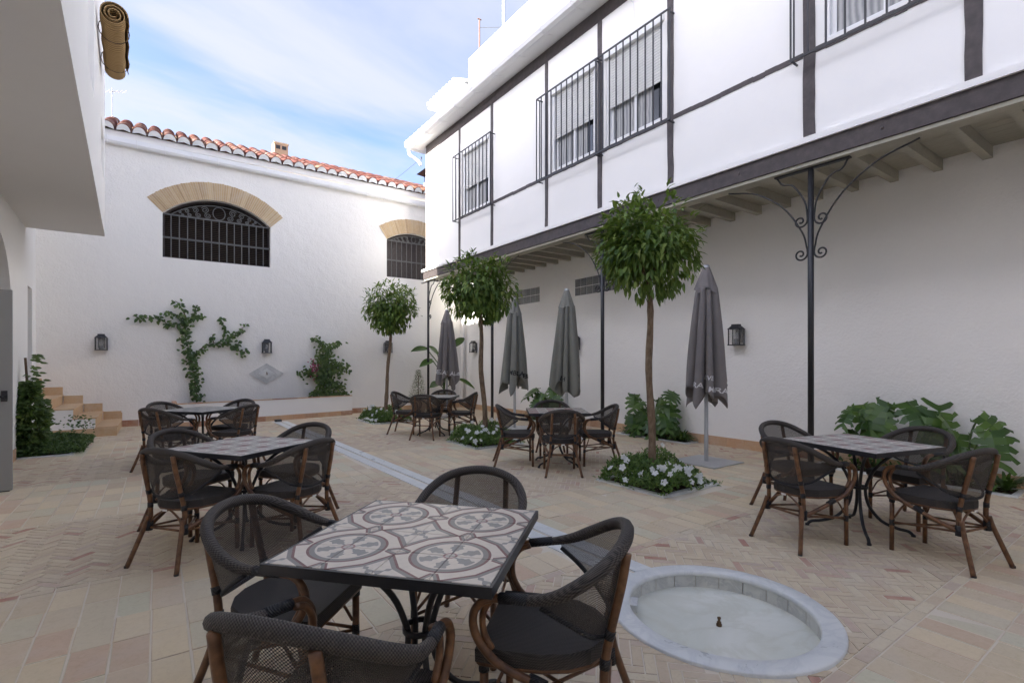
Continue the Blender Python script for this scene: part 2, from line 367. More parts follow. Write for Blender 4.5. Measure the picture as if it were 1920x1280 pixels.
# ------------------------------------------------------------------ key dimensions (metres; X along the far wall, Y away from the camera)
XW = 7.92     # ground-floor wall of the right-hand house
XF = 6.28     # its upper facade
XP = 6.36     # iron posts
YB = 14.12    # far wall
YE = 13.24    # end of the right-hand house
FCX, FCY, FRO, FRI = 2.665, 1.70, .625, .505
BEDS = [(4.36, 5.36, 3.42, 4.42), (4.27, 5.27, 7.12, 8.12), (4.06, 5.06, 11.3, 12.4)]
WBEDS = [(7.55, XW, 5.45, 7.1), (7.42, XW, 1.28, 3.35), (7.5, XW, 8.9, 10.3)]
HBED = (-1.78, -1.05, 10.28, 12.35)
def chan(y): return 2.665 - .235 * (y - 2.3) / 10.8
PL = [(.27, 13.12), (4.36, 13.76)]      # planter front edge
STX, STY = -.64, 12.53                  # stair foot corner

# ------------------------------------------------------------------ ground and paving
g = MB().quad((-60, -60, -.16), (80, -60, -.16), (80, 80, -.16), (-60, 80, -.16)).obj('ground', 'mortar'); g['kind'] = 'structure'
mb = MB()
holed(mb, [(-2.6, -2.4), (XW + .02, -2.4), (XW + .02, YB + .02), (-2.6, YB + .02)], [[(FCX + .55 * math.cos(2 * math.pi * k / 48), FCY + .55 * math.sin(2 * math.pi * k / 48)) for k in range(48)]], lambda x, y: (x, y, -.0035))
paving = mb.obj('courtyard_paving', 'mortar'); paving['kind'] = 'structure'
TW, TL, GJ = .165, .31, .008
H_B = [(1.06, 2.60), (4.30, 5.98), (8.0, 9.7), (11.6, 13.2)]       # herringbone bands
S_W = .072                                                     # soldier strip at band edges
def excluded(x, y, m=0.):
    for x0, x1, y0, y1 in BEDS + WBEDS + [HBED]:
        if x0 - m < x < x1 + m and y0 - m < y < y1 + m: return True
    if (x - FCX) ** 2 + (y - FCY) ** 2 < (FRO - .02) ** 2: return True
    if y > 2.2 and abs(x - chan(y)) < .15: return True
    if x < STX and y > STY: return True
    if .27 < x < 4.36 and y > 13.12 + (x - .27) * .1565: return True
    return False
tiles = []; bricks = []
def tile_rows():
    edges = [(-2.3, H_B[0][0] - S_W)] + [(H_B[i][1] + S_W, H_B[i + 1][0] - S_W) for i in range(3)] + [(H_B[3][1] + S_W, YB)]
    for bi, (a, b) in enumerate(edges):
        n = max(1, round((b - a) / TL)); h = (b - a) / n
        for r_ in range(n):
            x = -2.55 + (bi * .05)
            while x < XW:
                cy = a + (r_ + .5) * h if bi != 0 else b - (r_ + .5) * h
                cx = x + TW / 2
                if not excluded(cx, cy): tiles.append((cx, cy, TW - GJ, h - .006))
                x += TW
tile_rows()
def clipY(poly, y0, y1):
    for sgn, lim in ((1, y0), (-1, -y1)):
        out = []
        for i in range(len(poly)):
            a, b = poly[i], poly[(i + 1) % len(poly)]; da, db = sgn * a[1] - lim, sgn * b[1] - lim
            if da >= 0: out.append(a)
            if da * db < 0: t = da / (da - db); out.append((a[0] + (b[0] - a[0]) * t, a[1] + (b[1] - a[1]) * t))
        poly = out
        if len(poly) < 3: return []
    return poly
BL, BW_ = .168, .056            # brick pitch (three widths to a length)
c45 = math.sqrt(.5)
def herring(y0, y1):
    ext = 14; k = BW_
    for i in range(-240, 241):
        for j in range(-90, 91):
            # herringbone lattice: an L pair repeated along (1,1) and (3,-3)... in units of the brick width
            ox = i + 3 * j; oy = i - 3 * j
            for (u0, v0, u1, v1, ang) in ((ox, oy, ox + 3, oy + 1, 0), (ox + 3, oy + 1 - 3, ox + 4, oy + 1, 1)):
                cu, cv = (u0 + u1) / 2 * k, (v0 + v1) / 2 * k
                x = (cu - cv) * c45 + 2.6; y = (cu + cv) * c45 + (y0 + y1) / 2
                if not (-2.5 < x < XW and y0 - .1 < y < y1 + .1): continue
                if excluded(x, y): continue
                bricks.append((x, y, ang, y0, y1))
for a, b in H_B: herring(a, b)
tmesh = []
def chamfer_tile(w_, l_, top=0., h=.02, c=.0035):
    mb = MB(); x, y = w_ / 2, l_ / 2
    mb.quad((-x + c, -y + c, top), (x - c, -y + c, top), (x - c, y - c, top), (-x + c, y - c, top))
    o = [(-x, -y), (x, -y), (x, y), (-x, y)]; q = [(-x + c, -y + c), (x - c, -y + c), (x - c, y - c), (-x + c, y - c)]
    for k in range(4):
        a, b = k, (k + 1) % 4
        mb.quad((*o[a], top - c * .6), (*o[b], top - c * .6), (*q[b], top), (*q[a], top)); mb.quad((*o[a], top - h), (*o[b], top - h), (*o[b], top - c * .6), (*o[a], top - c * .6))
    return mb
# the 300 that show largest become parts of their own, the rest one joined part
def rank(l): 
    return sorted(range(len(l)), key=lambda i: infr(l[i][0], l[i][1]) or 99)
ri = rank(tiles); cache = {}
for i in ri[:300]:
    cx, cy, w_, l_ = tiles[i]; key = (round(w_, 4), round(l_, 4))
    if key not in cache: cache[key] = chamfer_tile(w_, l_).mesh('paving_tile', 'tile_clay')
    o = link('paving_tile', cache[key], paving, (cx + random.gauss(0, .0012), cy + random.gauss(0, .0012), random.gauss(0, .0012)))
    o.rotation_euler = (random.gauss(0, .005), random.gauss(0, .006), random.gauss(0, .008))
mb = MB()
def add_moved(dst, src, x, y, z, rz):
    c_, s_ = math.cos(rz), math.sin(rz); i = len(dst.v)
    dst.v += [(x + a * c_ - b * s_, y + a * s_ + b * c_, z + c) for a, b, c in src.v]; dst.f += [tuple(i + k for k in f) for f in src.f]
for i in ri[300:]:
    cx, cy, w_, l_ = tiles[i]; add_moved(mb, chamfer_tile(w_, l_), cx, cy, random.gauss(0, .0009), random.gauss(0, .005))
o = mb.obj('paving_tile_field', 'tile_clay', paving); o['kind'] = 'stuff'
bi_ = rank(bricks); bm_ = chamfer_tile(BL - .006, BW_ - .006, 0, .015, .002); bme = bm_.mesh('paving_brick', 'brick_clay'); cnt = 0
mb = MB()
for i in bi_:
    x, y, ang, y0, y1 = bricks[i]; rz = R(45) + (R(90) if ang else 0); hl, hw = (BL - .006) / 2, (BW_ - .006) / 2
    cx_, sn_ = math.cos(rz), math.sin(rz)
    poly = [(x + a * cx_ - b * sn_, y + a * sn_ + b * cx_) for a, b in ((-hl, -hw), (hl, -hw), (hl, hw), (-hl, hw))]
    full = all(y0 <= p[1] <= y1 for p in poly)
    if full and cnt < 300 and infr(x, y):
        o = link('paving_brick', bme, paving, (x, y, random.gauss(0, .0008)), rz + random.gauss(0, .006)); cnt += 1
    elif full: add_moved(mb, bm_, x, y, random.gauss(0, .0008), rz)
    else:
        poly = clipY(poly, y0 + .002, y1 - .002)
        if len(poly) >= 3: mb.prism(poly, -.015, random.gauss(0, .0008), False)
for a, b in H_B:
    for yc in (a - S_W / 2, b + S_W / 2):
        x = -2.5
        while x < XW:
            if not excluded(x + .08, yc): add_moved(mb, chamfer_tile(.157, S_W - .008), x + .08, yc, random.gauss(0, .0008), 0)
            x += .165
o = mb.obj('paving_brick_field', 'brick_clay', paving); o['kind'] = 'stuff'

# marble channel and sunken fountain
ch = thing('marble_channel', 'long pale marble water channel with a groove, running from the planter to the round fountain', 'water channel')
ys = [2.28 + k * .9 for k in range(13)]; ys[-1] = 13.1
for k in range(12):
    for sd in (-1, 1):
        a, b = ys[k] + .003, ys[k + 1] - .003; xa, xb = chan(a), chan(b); i0, i1 = (.018, .155) if sd > 0 else (-.155, -.018)
        MB().prism([(xa + i0, a), (xa + i1, a), (xb + i1, b), (xb + i0, b)], -.03, .007).obj('marble_slab', 'marble_white', ch)
MB().prism([(chan(2.28) - .02, 2.28), (chan(2.28) + .02, 2.28), (chan(13.1) + .02, 13.1), (chan(13.1) - .02, 13.1)], -.04, -.016).obj('channel_bed', 'marble_side', ch)
dr = thing('drain_spout', 'small black metal spout box where the marble channel starts at the planter', 'drain', (2.38, 13.15, 0))
MB().box(-.07, .07, -.09, .04, .008, .055).obj('housing', 'iron_black', dr); MB().box(-.05, .05, -.105, -.092, .014, .045).obj('mouth_flap', 'iron_grey', dr)
fo = thing('fountain_basin', 'round sunken marble fountain basin with a small nozzle in the middle', 'fountain', (FCX, FCY, 0))
N = 96
MB().lathe([(FRI + .004, -.012), (FRI, -.004), (FRI + .004, .012), (FRI + .01, .016), (FRO - .008, .016), (FRO, .01), (FRO, -.03)], N).obj('marble_rim', 'marble_white', fo, True)
for k in range(22):
    a0, a1 = 2 * math.pi * (k + .012) / 22, 2 * math.pi * (k + .988) / 22; m_ = MB(); n = 6
    for j in range(n):
        p, q = a0 + (a1 - a0) * j / n, a0 + (a1 - a0) * (j + 1) / n; ri_, ro = FRI + .012, FRI + .03
        m_.quad((ri_ * math.cos(q), ri_ * math.sin(q), -.11), (ri_ * math.cos(p), ri_ * math.sin(p), -.11), (ri_ * math.cos(p), ri_ * math.sin(p), -.006), (ri_ * math.cos(q), ri_ * math.sin(q), -.006))
    m_.obj('side_slab', 'marble_side', fo, True)
MB().lathe([(.001, -.088), (.3, -.09), (FRI + .02, -.092)], N).obj('basin_floor', 'marble_basin', fo)
nz_ = MB().lathe([(.022, -.092), (.022, -.072), (.017, -.067), (.017, -.057), (.010, -.054), (.010, -.037), (.014, -.034), (.014, -.024), (.004, -.022)], 14, cap=True).obj('nozzle', 'brass', fo, True); nz_.scale = (.72, .72, .78); nz_.location = (0, 0, -.02)
sp = MB().box(-.055, .055, -.045, .03, -.055, -.012).obj('overflow_lip', 'marble_plaque', fo); sp.location = (FRI * math.cos(R(128)), FRI * math.sin(R(128)), 0); sp.rotation_euler = (0, 0, R(38))

# ------------------------------------------------------------------ far building with arched windows and tiled eaves
fb = thing('far_building', 'white rendered building closing the courtyard, with two arched grilled windows and a red tile roof', 'building')
def arch_loop(x0, x1, sill, spring, rise, n=20):
    a = (x1 - x0) / 2; r = (a * a + rise * rise) / (2 * rise); cx = (x0 + x1) / 2; cz = spring + rise - r; t = math.asin(a / r)
    return [(x0, sill), (x1, sill)] + arc_pts(cx, cz, r, math.pi / 2 - t, math.pi / 2 + t, n), (cx, cz, r, t)
A1, P1 = arch_loop(.11, 2.38, 3.85, 4.87, .47); A2, P2 = arch_loop(5.48, 7.22, 3.92, 5.01, .27)
ZB = 6.32
mb = MB(); holed(mb, [(-6, -.1), (12, -.1), (12, ZB), (-6, ZB)], [A1, A2], lambda x, z: (x, YB, z))
for L_ in (A1, A2):
    for k in range(len(L_)):
        a, b = L_[k], L_[(k + 1) % len(L_)]; mb.quad((a[0], YB, a[1]), (b[0], YB, b[1]), (b[0], YB + .3, b[1]), (a[0], YB + .3, a[1]))
mb.obj('wall', 'plaster_white', fb)
for wi, (L_, (cx, cz, r, t)) in enumerate(((A1, P1), (A2, P2))):
    # voussoirs, too slim to pick apart
    m_ = MB(); n = 62 if wi == 0 else 46
    for k in range(n):
        a0 = math.pi / 2 + t - 2 * t * (k + .08) / n; a1 = math.pi / 2 + t - 2 * t * (k + .92) / n; dy = random.uniform(.008, .02); ro = r + .42 + random.uniform(-.008, .004)
        pl = [(cx + rr * math.cos(aa), cz + rr * math.sin(aa)) for rr, aa in ((r + .004, a0), (r + .004, a1), (ro, a1), (ro, a0))]
        i = len(m_.v); m_.v += [(p[0], YB - dy, p[1]) for p in pl] + [(p[0], YB + .1, p[1]) for p in pl]
        m_.f += [(i, i + 1, i + 2, i + 3), (i, i + 4, i + 5, i + 1), (i + 1, i + 5, i + 6, i + 2), (i + 2, i + 6, i + 7, i + 3), (i + 3, i + 7, i + 4, i)]
    o = m_.obj('arch_brickwork', 'arch_brick', fb); o['kind'] = 'stuff'
    m_ = MB(); pl = arc_pts(cx, cz, r + .415, math.pi / 2 + t, math.pi / 2 - t, 24) + arc_pts(cx, cz, r + .002, math.pi / 2 - t, math.pi / 2 + t, 24)
    i = len(m_.v); m_.v += [(p[0], YB - .005, p[1]) for p in pl]
    for k in range(24): m_.f.append((i + k, i + k + 1, i + 48 - k, i + 49 - k))
    m_.obj('arch_mortar', 'mortar', fb)
    win = link('arched_window', None, fb); x0, x1, sill, spring = L_[0][0], L_[1][0], L_[0][1], L_[2][1]
    m_ = MB(); m_.v = [(p[0], YB + .24, p[1]) for p in L_]; m_.f = [tuple(range(len(L_)))]; m_.obj('slatted_screen', 'dark_screen' if wi == 0 else 'timber_brown', win)
    fr = MB(); path = [(p[0], YB + .17, p[1]) for p in L_] + [(L_[0][0], YB + .17, L_[0][1])]; fr.tube(path, .045, 6); fr.obj('window_frame', 'timber_brown', win)
    yb = YB + .07; G = 'iron_grey'
    MB().box(x0, x1, yb - .012, yb + .012, spring - .02, spring + .015).obj('grille_rail', G, win); zm = sill + (spring - sill) * .47
    MB().box(x0, x1, yb - .016, yb + .016, zm - .018, zm + .018).obj('grille_rail', G, win)
    n = 13 if wi == 0 else 10
    for k in range(n):
        xx = x0 + (x1 - x0) * (k + 1) / (n + 1); MB().tube([(xx, yb - .03, sill), (xx, yb - .03, spring)], .011, 6).obj('grille_bar', G, win)
    # scrollwork in the arch head
    m_ = MB(); a_ = (x1 - x0) / 2 * .86; rs = (P1 if wi == 0 else P2); rise = (rs[1] + rs[2] - spring) * .74
    r2 = (a_ * a_ + rise * rise) / (2 * rise); t2 = math.asin(a_ / r2)
    m_.tube([(p[0], yb, p[1]) for p in arc_pts(cx, spring + rise - r2, r2, math.pi / 2 - t2, math.pi / 2 + t2, 24)], .011, 6)
    rc = rise * .44; m_.tube([(cx + rc * .85 * math.cos(a), yb, spring + .02 + rc + rc * math.sin(a)) for a in [2 * math.pi * k / 20 for k in range(21)]], .010, 6)
    def spiral(cx_, cz_, rr, sg, ph):
        pts = [(cx_ + sg * rr * (1 - .8 * k / 22) * math.cos(ph + k * .5), yb, cz_ + rr * (1 - .8 * k / 22) * math.sin(ph + k * .5)) for k in range(23)]; m_.tube(pts, .009, 5)
    for sg in (-1, 1):
        for q, (fx, rr) in enumerate(((.30, .32), (.50, .27), (.68, .19), (.82, .12))):
            h_ = math.sqrt(max(r2 * r2 - (fx * a_) ** 2, 0)) - (r2 - rise); R_ = h_ * .26
            spiral(cx + sg * fx * a_, spring + h_ * .68, R_, sg, .4); spiral(cx + sg * (fx - .06) * a_, spring + h_ * .27, R_ * .85, -sg, 2.)
    m_.obj('grille_scrollwork', G, win)
# cornice, gutter, eaves
gz = lambda x: 6.26 - .012 * (x + .94)
mb = MB(); prof = [(.0, .11), (-.06, .10), (-.13, .10), (-.15, .0), (-.13, -.045), (-.085, -.065), (-.04, -.045), (0, -.02)]
i = 0
for x in (-6., 9.):
    mb.v += [(x, YB + p[0], gz(x) + p[1]) for p in prof]
n = len(prof); mb.f += [(k, k + 1, n + k + 1, n + k) for k in range(n - 1)]
gut = mb.obj('gutter', 'white_metal', fb)
for k in range(22):
    x = -4 + k * .52; m_ = MB(); m_.tube([(x, YB - .155, gz(x) + .10), (x, YB - .158, gz(x)), (x, YB - .135, gz(x) - .05), (x, YB - .085, gz(x) - .072), (x, YB - .035, gz(x) - .05)], .009, 5); m_.obj('bracket', 'white_metal', gut)
MB().box(-6, 9, YB - .10, YB + .5, 6.36, 6.50).obj('cornice', 'plaster_smooth', fb)
rf = MB().quad((-6, YB - .05, 6.52), (9, YB - .05, 6.50), (9, YB + 2.7, 7.70), (-6, YB + 2.7, 7.72)).quad((-6, YB + 2.7, 7.72), (9, YB + 2.7, 7.70), (9, YB + 5, 6.6), (-6, YB + 5, 6.6)).obj('roof', 'roof_old', fb)
sl = math.atan2(1.2, 2.75)
def barrel(r, L, n=10, y0=0.):
    m_ = MB()
    for k in range(n + 1):
        a = math.pi * k / n; m_.v += [(r * math.cos(a), y0, r * math.sin(a)), (r * .86 * math.cos(a), y0 + L, r * .86 * math.sin(a)), (r * .80 * math.cos(a), y0, r * .80 * math.sin(a))]
    for k in range(n): i = 3 * k; m_.f += [(i, i + 1, i + 4, i + 3), (i, i + 3, i + 5, i + 2)]
    return m_
bt = barrel(.130, .46).mesh('cover_tile', 'roof_tile', True); bl = barrel(.115, .46, y0=0).mesh('cover_tile_long', 'roof_tile', True)
fl = MB(); pts = arc_pts(0, -.03, .124, 0, math.pi, 10); fl.v = [(p[0], -.035, p[1] * 1.2) for p in pts] + [(0, -.045, .0)]; fl.f = [(k, k + 1, 11) for k in range(10)]; flm = fl.mesh('mortar_plug', 'paint_white', True)
cn = MB(); pts = arc_pts(0, .115, .115, math.pi, 2 * math.pi, 8)
for p in pts: cn.v += [(p[0] * 1.05, -.03, p[1]), (p[0], .35, p[1])]
cn.f = [(2 * k, 2 * k + 1, 2 * k + 3, 2 * k + 2) for k in range(8)]; cnm = cn.mesh('channel_tile', 'roof_tile', True)
x = -3.4
while x < 8.4:
    for row in range(5):
        yy, zz_ = YB - .15 + row * .40, 6.535 + row * .175
        o = link('cover_tile', bt, rf, (x + random.gauss(0, .006), yy, zz_)); o.rotation_euler = (sl, 0, random.gauss(0, .02))
        if row == 0:
            link('mortar_plug', flm, o)
            o2 = link('channel_tile', cnm, rf, (x + .14, YB - .13, 6.50)); o2.rotation_euler = (sl, 0, random.gauss(0, .02))
    x += .28
cm = thing('roof_chimney', 'small pale square chimney with dark flue slots above the far tiled roof', 'chimney', (3.05, YB + 2.4, 7.35))
MB().box(-.19, .19, -.19, .19, -.4, .60).obj('stack', 'terracotta_pot', cm); MB().box(-.205, .205, -.205, .205, .60, .64).obj('cap', 'step_clay', cm)
for xx in (-.09, .08): MB().box(xx - .06, xx + .06, -.193, -.15, .44, .55).obj('flue_slot', 'iron_black', cm)
an = thing('tv_antenna', 'thin pale rooftop television antenna above the far tiled roof', 'antenna', (-.95, YB + 2.6, 7.6))
MB().tube([(0, 0, 0), (0, 0, .95)], .012, 6).obj('mast', 'galvanised', an); MB().tube([(-.28, -.1, .75), (.3, .1, .98)], .008, 5).obj('boom', 'galvanised', an)
for k in range(7): q = -.26 + k * .085; MB().tube([(q - .05, -.1 + .2 * (q + .28) / .58 + .12, .755 + .4 * (q + .28)), (q + .05, -.1 + .2 * (q + .28) / .58 - .12, .755 + .4 * (q + .28))], .005, 4).obj('element', 'galvanised', an)
vt = thing('roof_vent', 'pale metal extractor vent with a dark tilted hood on the far roof', 'roof vent', (7.35, YB + .8, 6.85))
MB().box(-.22, .3, -.2, .25, -.2, .42).obj('vent_box', 'galvanised', vt); m_ = MB().quad((-.42, -.35, .70), (.42, -.35, .62), (.42, .35, .62), (-.42, .35, .70)).quad((-.42, -.35, .70), (0, -.3, .86), (.42, -.35, .62)).quad((-.42, -.35, .70), (-.42, .35, .70), (0, .35, .86), (0, -.3, .86)).quad((.42, -.35, .62), (0, -.3, .86), (0, .35, .86), (.42, .35, .62)); m_.obj('hood', 'iron_black', vt)
for a, b in ((-.2, -.18), (.28, -.18), (-.2, .2), (.28, .2)): MB().tube([(a, b, .42), (a, b, .68)], .012, 5).obj('hood_leg', 'iron_black', vt)

# ------------------------------------------------------------------ right-hand timber framed house
hb = thing('timber_framed_house', 'white two-storey house with dark timber framing, jettied over iron posts', 'building')
YN = -3.0
MB().box(XW, XW + .3, YN, YB + .4, -.1, 4.2).obj('ground_floor_wall', 'plaster_white', hb)
W4 = [(9.86, 11.05), (6.40, 7.58), (4.94, 6.13), (1.52, 2.68)]; WZ0, WZ1 = 5.13, 6.66
mb = MB(); holes = [[(a, WZ0), (b, WZ0), (b, WZ1), (a, WZ1)] for a, b in W4]
holed(mb, [(YN, 4.0), (YE - .08, 4.0), (YE - .08, 7.6), (YN, 7.6)], holes, lambda y, z: (XF, y, z))
for a, b in W4:
    for p, q in (((a, WZ0), (b, WZ0)), ((b, WZ0), (b, WZ1)), ((b, WZ1), (a, WZ1)), ((a, WZ1), (a, WZ0))): mb.quad((XF, *p), (XF, *q), (XF + .14, *q), (XF + .14, *p))
# softly rounded corner at the end of the house
prev = None
for k in range(9):
    a = math.pi / 2 * k / 8; c_ = (XF + .08 - .08 * math.cos(a), YE - .08 + .08 * math.sin(a))
    if prev: mb.quad((*prev, 4.0), (*c_, 4.0), (*c_, 7.6), (*prev, 7.6))
    prev = c_
mb.quad((*prev, 4.0), (9.5, YE, 4.0), (9.5, YE, 7.6), (*prev, 7.6))
mb.obj('upper_wall', 'plaster_smooth', hb)
MB().box(XF - .07, XF + .1, YN, YE + .10, 4.0, 4.07).obj('drip_ledge', 'plaster_smooth', hb)
mb = MB(); mb.box(XF - .035, XF + .17, YN, YE + .06, 3.79, 4.0); mb.obj('bressummer_beam', 'timber_brown', hb)
MB().box(XF - .015, XF + .19, YN, YE + .04, 3.745, 3.787).obj('beam_plate', 'joist_paint', hb)
MB().box(XF + .2, XF + .26, YN, YE + .02, 3.80, 3.95).obj('beam_fillet', 'joist_paint', hb)
y = YE - .25
while y > -1.5:
    MB().box(XF + .2, XW, y - .045, y + .045, 3.80, 3.93).obj('joist', 'joist_paint', hb); y -= .455
mb = MB(); 
for k in range(9): mb.box(XF + .2 + k * .165, XF + .2 + k * .165 + .16, YN, YE, 3.935, 3.955)
mb.obj('board_ceiling', 'joist_paint', hb)
for yb_, hh in ((2.1, 0), (0.6, 0), (3.7, 0), (5.0, 0), (7.2, 0), (8.7, 0), (10.6, 0)): MB().lathe([(.016, 0), (.014, .008), (.003, .011)], 8).obj('beam_bolt', 'timber_brown', hb).matrix_world = Matrix.Translation((XF - .035, yb_, 3.9)) @ Matrix.Rotation(R(-90), 4, 'Y')
for yc, w_ in ((11.22, .085), (9.71, .095), (7.73, .085), (6.27, .10), (4.80, .105), (2.84, .13), (1.38, .13), (-.5, .13)):
    m_ = MB(); n = 14; z0, z1 = 4.10, 7.33; 
    for sd in (0,):
        pts = []
        for k in range(n + 1): z = z0 + (z1 - z0) * k / n; pts.append((yc - w_ / 2 + random.gauss(0, .003), yc + w_ / 2 + random.gauss(0, .003), z))
        for k in range(n):
            a, b = pts[k], pts[k + 1]; xf = XF - .014
            m_.quad((xf, a[0], a[2]), (xf, b[0], b[2]), (xf, b[1], b[2]), (xf, a[1], a[2])); m_.quad((xf, a[0], a[2]), (XF + .01, a[0], a[2]), (XF + .01, b[0], b[2]), (xf, b[0], b[2])); m_.quad((xf, a[1], a[2]), (xf, b[1], b[2]), (XF + .01, b[1], b[2]), (XF + .01, a[1], a[2]))
        a = pts[0]; m_.quad((xf, a[0], a[2]), (xf, a[1], a[2]), (XF + .01, a[1], a[2]), (XF + .01, a[0], a[2]))
    m_.obj('timber_stud', 'timber_brown', hb)
for a, b in ((9.76, 11.18), (7.775, 9.66), (6.325, 7.685), (4.855, 6.215), (2.91, 4.745), (1.45, 2.77), (-.43, 1.31)):
    m_ = MB(); n = 12
    for k in range(n):
        ya, yb_ = a + (b - a) * k / n, a + (b - a) * (k + 1) / n; j = random.gauss(0, .003); m_.box(XF - .010, XF + .01, ya, yb_, 5.035 + j, 5.10 + j)
    m_.obj('timber_rail', 'timber_brown', hb)
MB().box(XF - .018, XF + .02, YN, YE - .1, 7.33, 7.56).obj('wall_plate', 'timber_brown', hb)
for wi, (a, b) in enumerate(W4):
    win = link('window', None, hb)
    MB().box(XF - .03, XF + .1, a - .03, b + .03, WZ1 - .06, WZ1 + .09).obj('shutter_box', 'shutter_slat', win)
    sb = 5.74; m_ = MB(); z = sb
    while z < WZ1 - .06:
        h_ = .045; x0 = XF + .045
        m_.quad((x0, a + .05, z), (x0 - .010, a + .05, z + h_ * .45), (x0 - .010, b - .05, z + h_ * .45), (x0, b - .05, z)); m_.quad((x0 - .010, a + .05, z + h_ * .45), (x0, a + .05, z + h_ * .93), (x0, b - .05, z + h_ * .93), (x0 - .010, b - .05, z + h_ * .45)); m_.quad((x0, a + .05, z + h_ * .93), (x0 + .004, a + .05, z + h_), (x0 + .004, b - .05, z + h_), (x0, b - .05, z + h_ * .93)); z += h_
    m_.obj('roller_shutter', 'shutter_slat', win)
    MB().box(XF + .02, XF + .10, a, a + .05, WZ0, WZ1 - .06).box(XF + .02, XF + .10, b - .05, b, WZ0, WZ1 - .06).box(XF + .02, XF + .10, a + .05, b - .05, WZ0, WZ0 + .04).obj('window_frame', 'white_metal', win)
    mid = (a + b) / 2
    for p, q in ((a + .05, mid + .02), (mid - .02, b - .05)):
        MB().box(XF + .062, XF + .085, p, p + .045, WZ0 + .04, 5.80).box(XF + .062, XF + .085, q - .045, q, WZ0 + .04, 5.80).obj('sash_frame', 'white_metal', win) if p < mid - .1 else MB().box(XF + .088, XF + .108, p, p + .045, WZ0 + .04, 5.80).box(XF + .088, XF + .108, q - .045, q, WZ0 + .04, 5.80).obj('sash_frame', 'white_metal', win)
    MB().quad((XF + .112, a + .04, WZ0), (XF + .112, b - .04, WZ0), (XF + .112, b - .04, WZ1), (XF + .112, a + .04, WZ1)).obj('pane', 'glass_dark', win)
    cu_ = MB().quad((XF + .1115, a + .30, WZ0 + .05), (XF + .1115, b - .10, WZ0 + .05), (XF + .1115, b - .10, WZ1), (XF + .1115, a + .30, WZ1)); cu_.obj('curtain', 'curtain', win)
for a, b, n in ((9.55, 11.30, 11), (6.22, 7.86, 11), (4.70, 6.20, 10), (1.25, 2.98, 9)):
    gr = link('window_grille', None, hb); xg = XF - .155; z0, z1 = 4.985, 6.60; G = 'iron_black'
    for z in (z0, z1):
        MB().box(xg - .009, xg + .009, a - .02, b, z - .012, z + .012).obj('rail', G, gr)
        for yy in (a + .04, b): MB().box(xg + .009, XF - .002, yy - .012, yy + .006, z - .009, z + .009).obj('return_bar', G, gr)
    for k in range(n + 1):
        yy = a + (b - a) * k / n; MB().box(xg - .0085, xg + .0085, yy - .0085, yy + .0085, z0, z1).obj('bar', G, gr)
    MB().box(xg + .07, xg + .085, b - .008, b + .008, z0, z1).obj('bar', G, gr)
# eaves, gutter, white roof
MB().box(XF - .36, XF + .02, YN, YE + .25, 7.56, 7.60).obj('eaves_soffit', 'paint_white', hb)
mb = MB(); prof = [(-.30, .0), (-.33, -.06), (-.40, -.085), (-.47, -.06), (-.50, .0), (-.505, .09), (-.47, .095)]
for y in (YN, YE + .30): mb.v += [(XF + p[0], y, 7.60 + p[1]) for p in prof]
n = len(prof); mb.f += [(k, k + 1, n + k + 1, n + k) for k in range(n - 1)] + [tuple(range(n)), tuple(range(2 * n - 1, n - 1, -1))]
gut = mb.obj('gutter', 'white_metal', hb)
for k in range(18): y = -1 + k * .83; MB().tube([(XF - .50, y, 7.69), (XF - .51, y, 7.59), (XF - .47, y, 7.53), (XF - .40, y, 7.505), (XF - .32, y, 7.53), (XF - .2, y, 7.555)], .010, 5).obj('bracket', 'white_metal', gut)
MB().tube(spline([(XF - .40, YE + .22, 7.53), (XF - .40, YE + .22, 7.42), (XF - .36, YE + .22, 7.34), (XF - .22, YE + .22, 7.28), (XF - .1, YE + .2, 7.2), (XF - .06, YE + .16, 7.1)], 4), .045, 10).obj('downpipe_elbow', 'white_metal', gut, True)
rf = MB().quad((XF - .42, YN, 7.62), (XF - .42, YE + .3, 7.62), (XF + .55, YE + .3, 8.30), (XF + .55, YN, 8.30)).quad((XF - .42, YE + .3, 7.62), (XF + .55, YE + .3, 8.30), (XF + .55, YE + .3, 7.5), (XF - .3, YE + .3, 7.5)).obj('roof', 'paint_white', hb)
m_ = barrel(.10, 1.14); me = m_.mesh('cover_tile', 'paint_white', True); y = YE + .2
while y > -1.0:
    o = link('cover_tile', me, rf, (XF - .44, y, 7.635)); o.rotation_euler = (R(35), 0, R(-90)); y -= .27
MB().box(XF + .45, XF + 3.5, YN, 11.55, 7.6, 9.42).obj('parapet', 'paint_white', hb)
y = 11.3
while y > 1.0: MB().box(XF + .43, XF + .452, y - .05, y + .05, 8.60, 8.65).obj('weep_hole', 'timber_brown', hb); y -= .36
# little tiled penthouse cap at the end of the roof
MB().box(XF + .35, XF + 1.4, 11.75, 13.1, 7.9, 8.72).obj('penthouse_wall', 'paint_white', hb)
pc = MB().quad((XF + .12, 11.6, 8.78), (XF + .12, 13.3, 8.78), (XF + 1.5, 13.3, 9.1), (XF + 1.5, 11.6, 9.1)).box(XF + .12, XF + 1.5, 11.6, 13.3, 8.72, 8.775).obj('penthouse_roof', 'paint_white', hb)
me2 = barrel(.075, .9).mesh('cover_tile', 'paint_white', True)
for k in range(9): o = link('cover_tile', me2, pc, (XF + .08, 11.7 + k * .19, 8.8)); o.rotation_euler = (R(14), 0, R(-90))
me3 = barrel(.055, .25).mesh('dentil_tile', 'paint_white', True)
for k in range(8): o = link('dentil_tile', me3, pc, (XF + .2, 11.75 + k * .19, 8.66)); o.rotation_euler = (0, 0, R(-90))
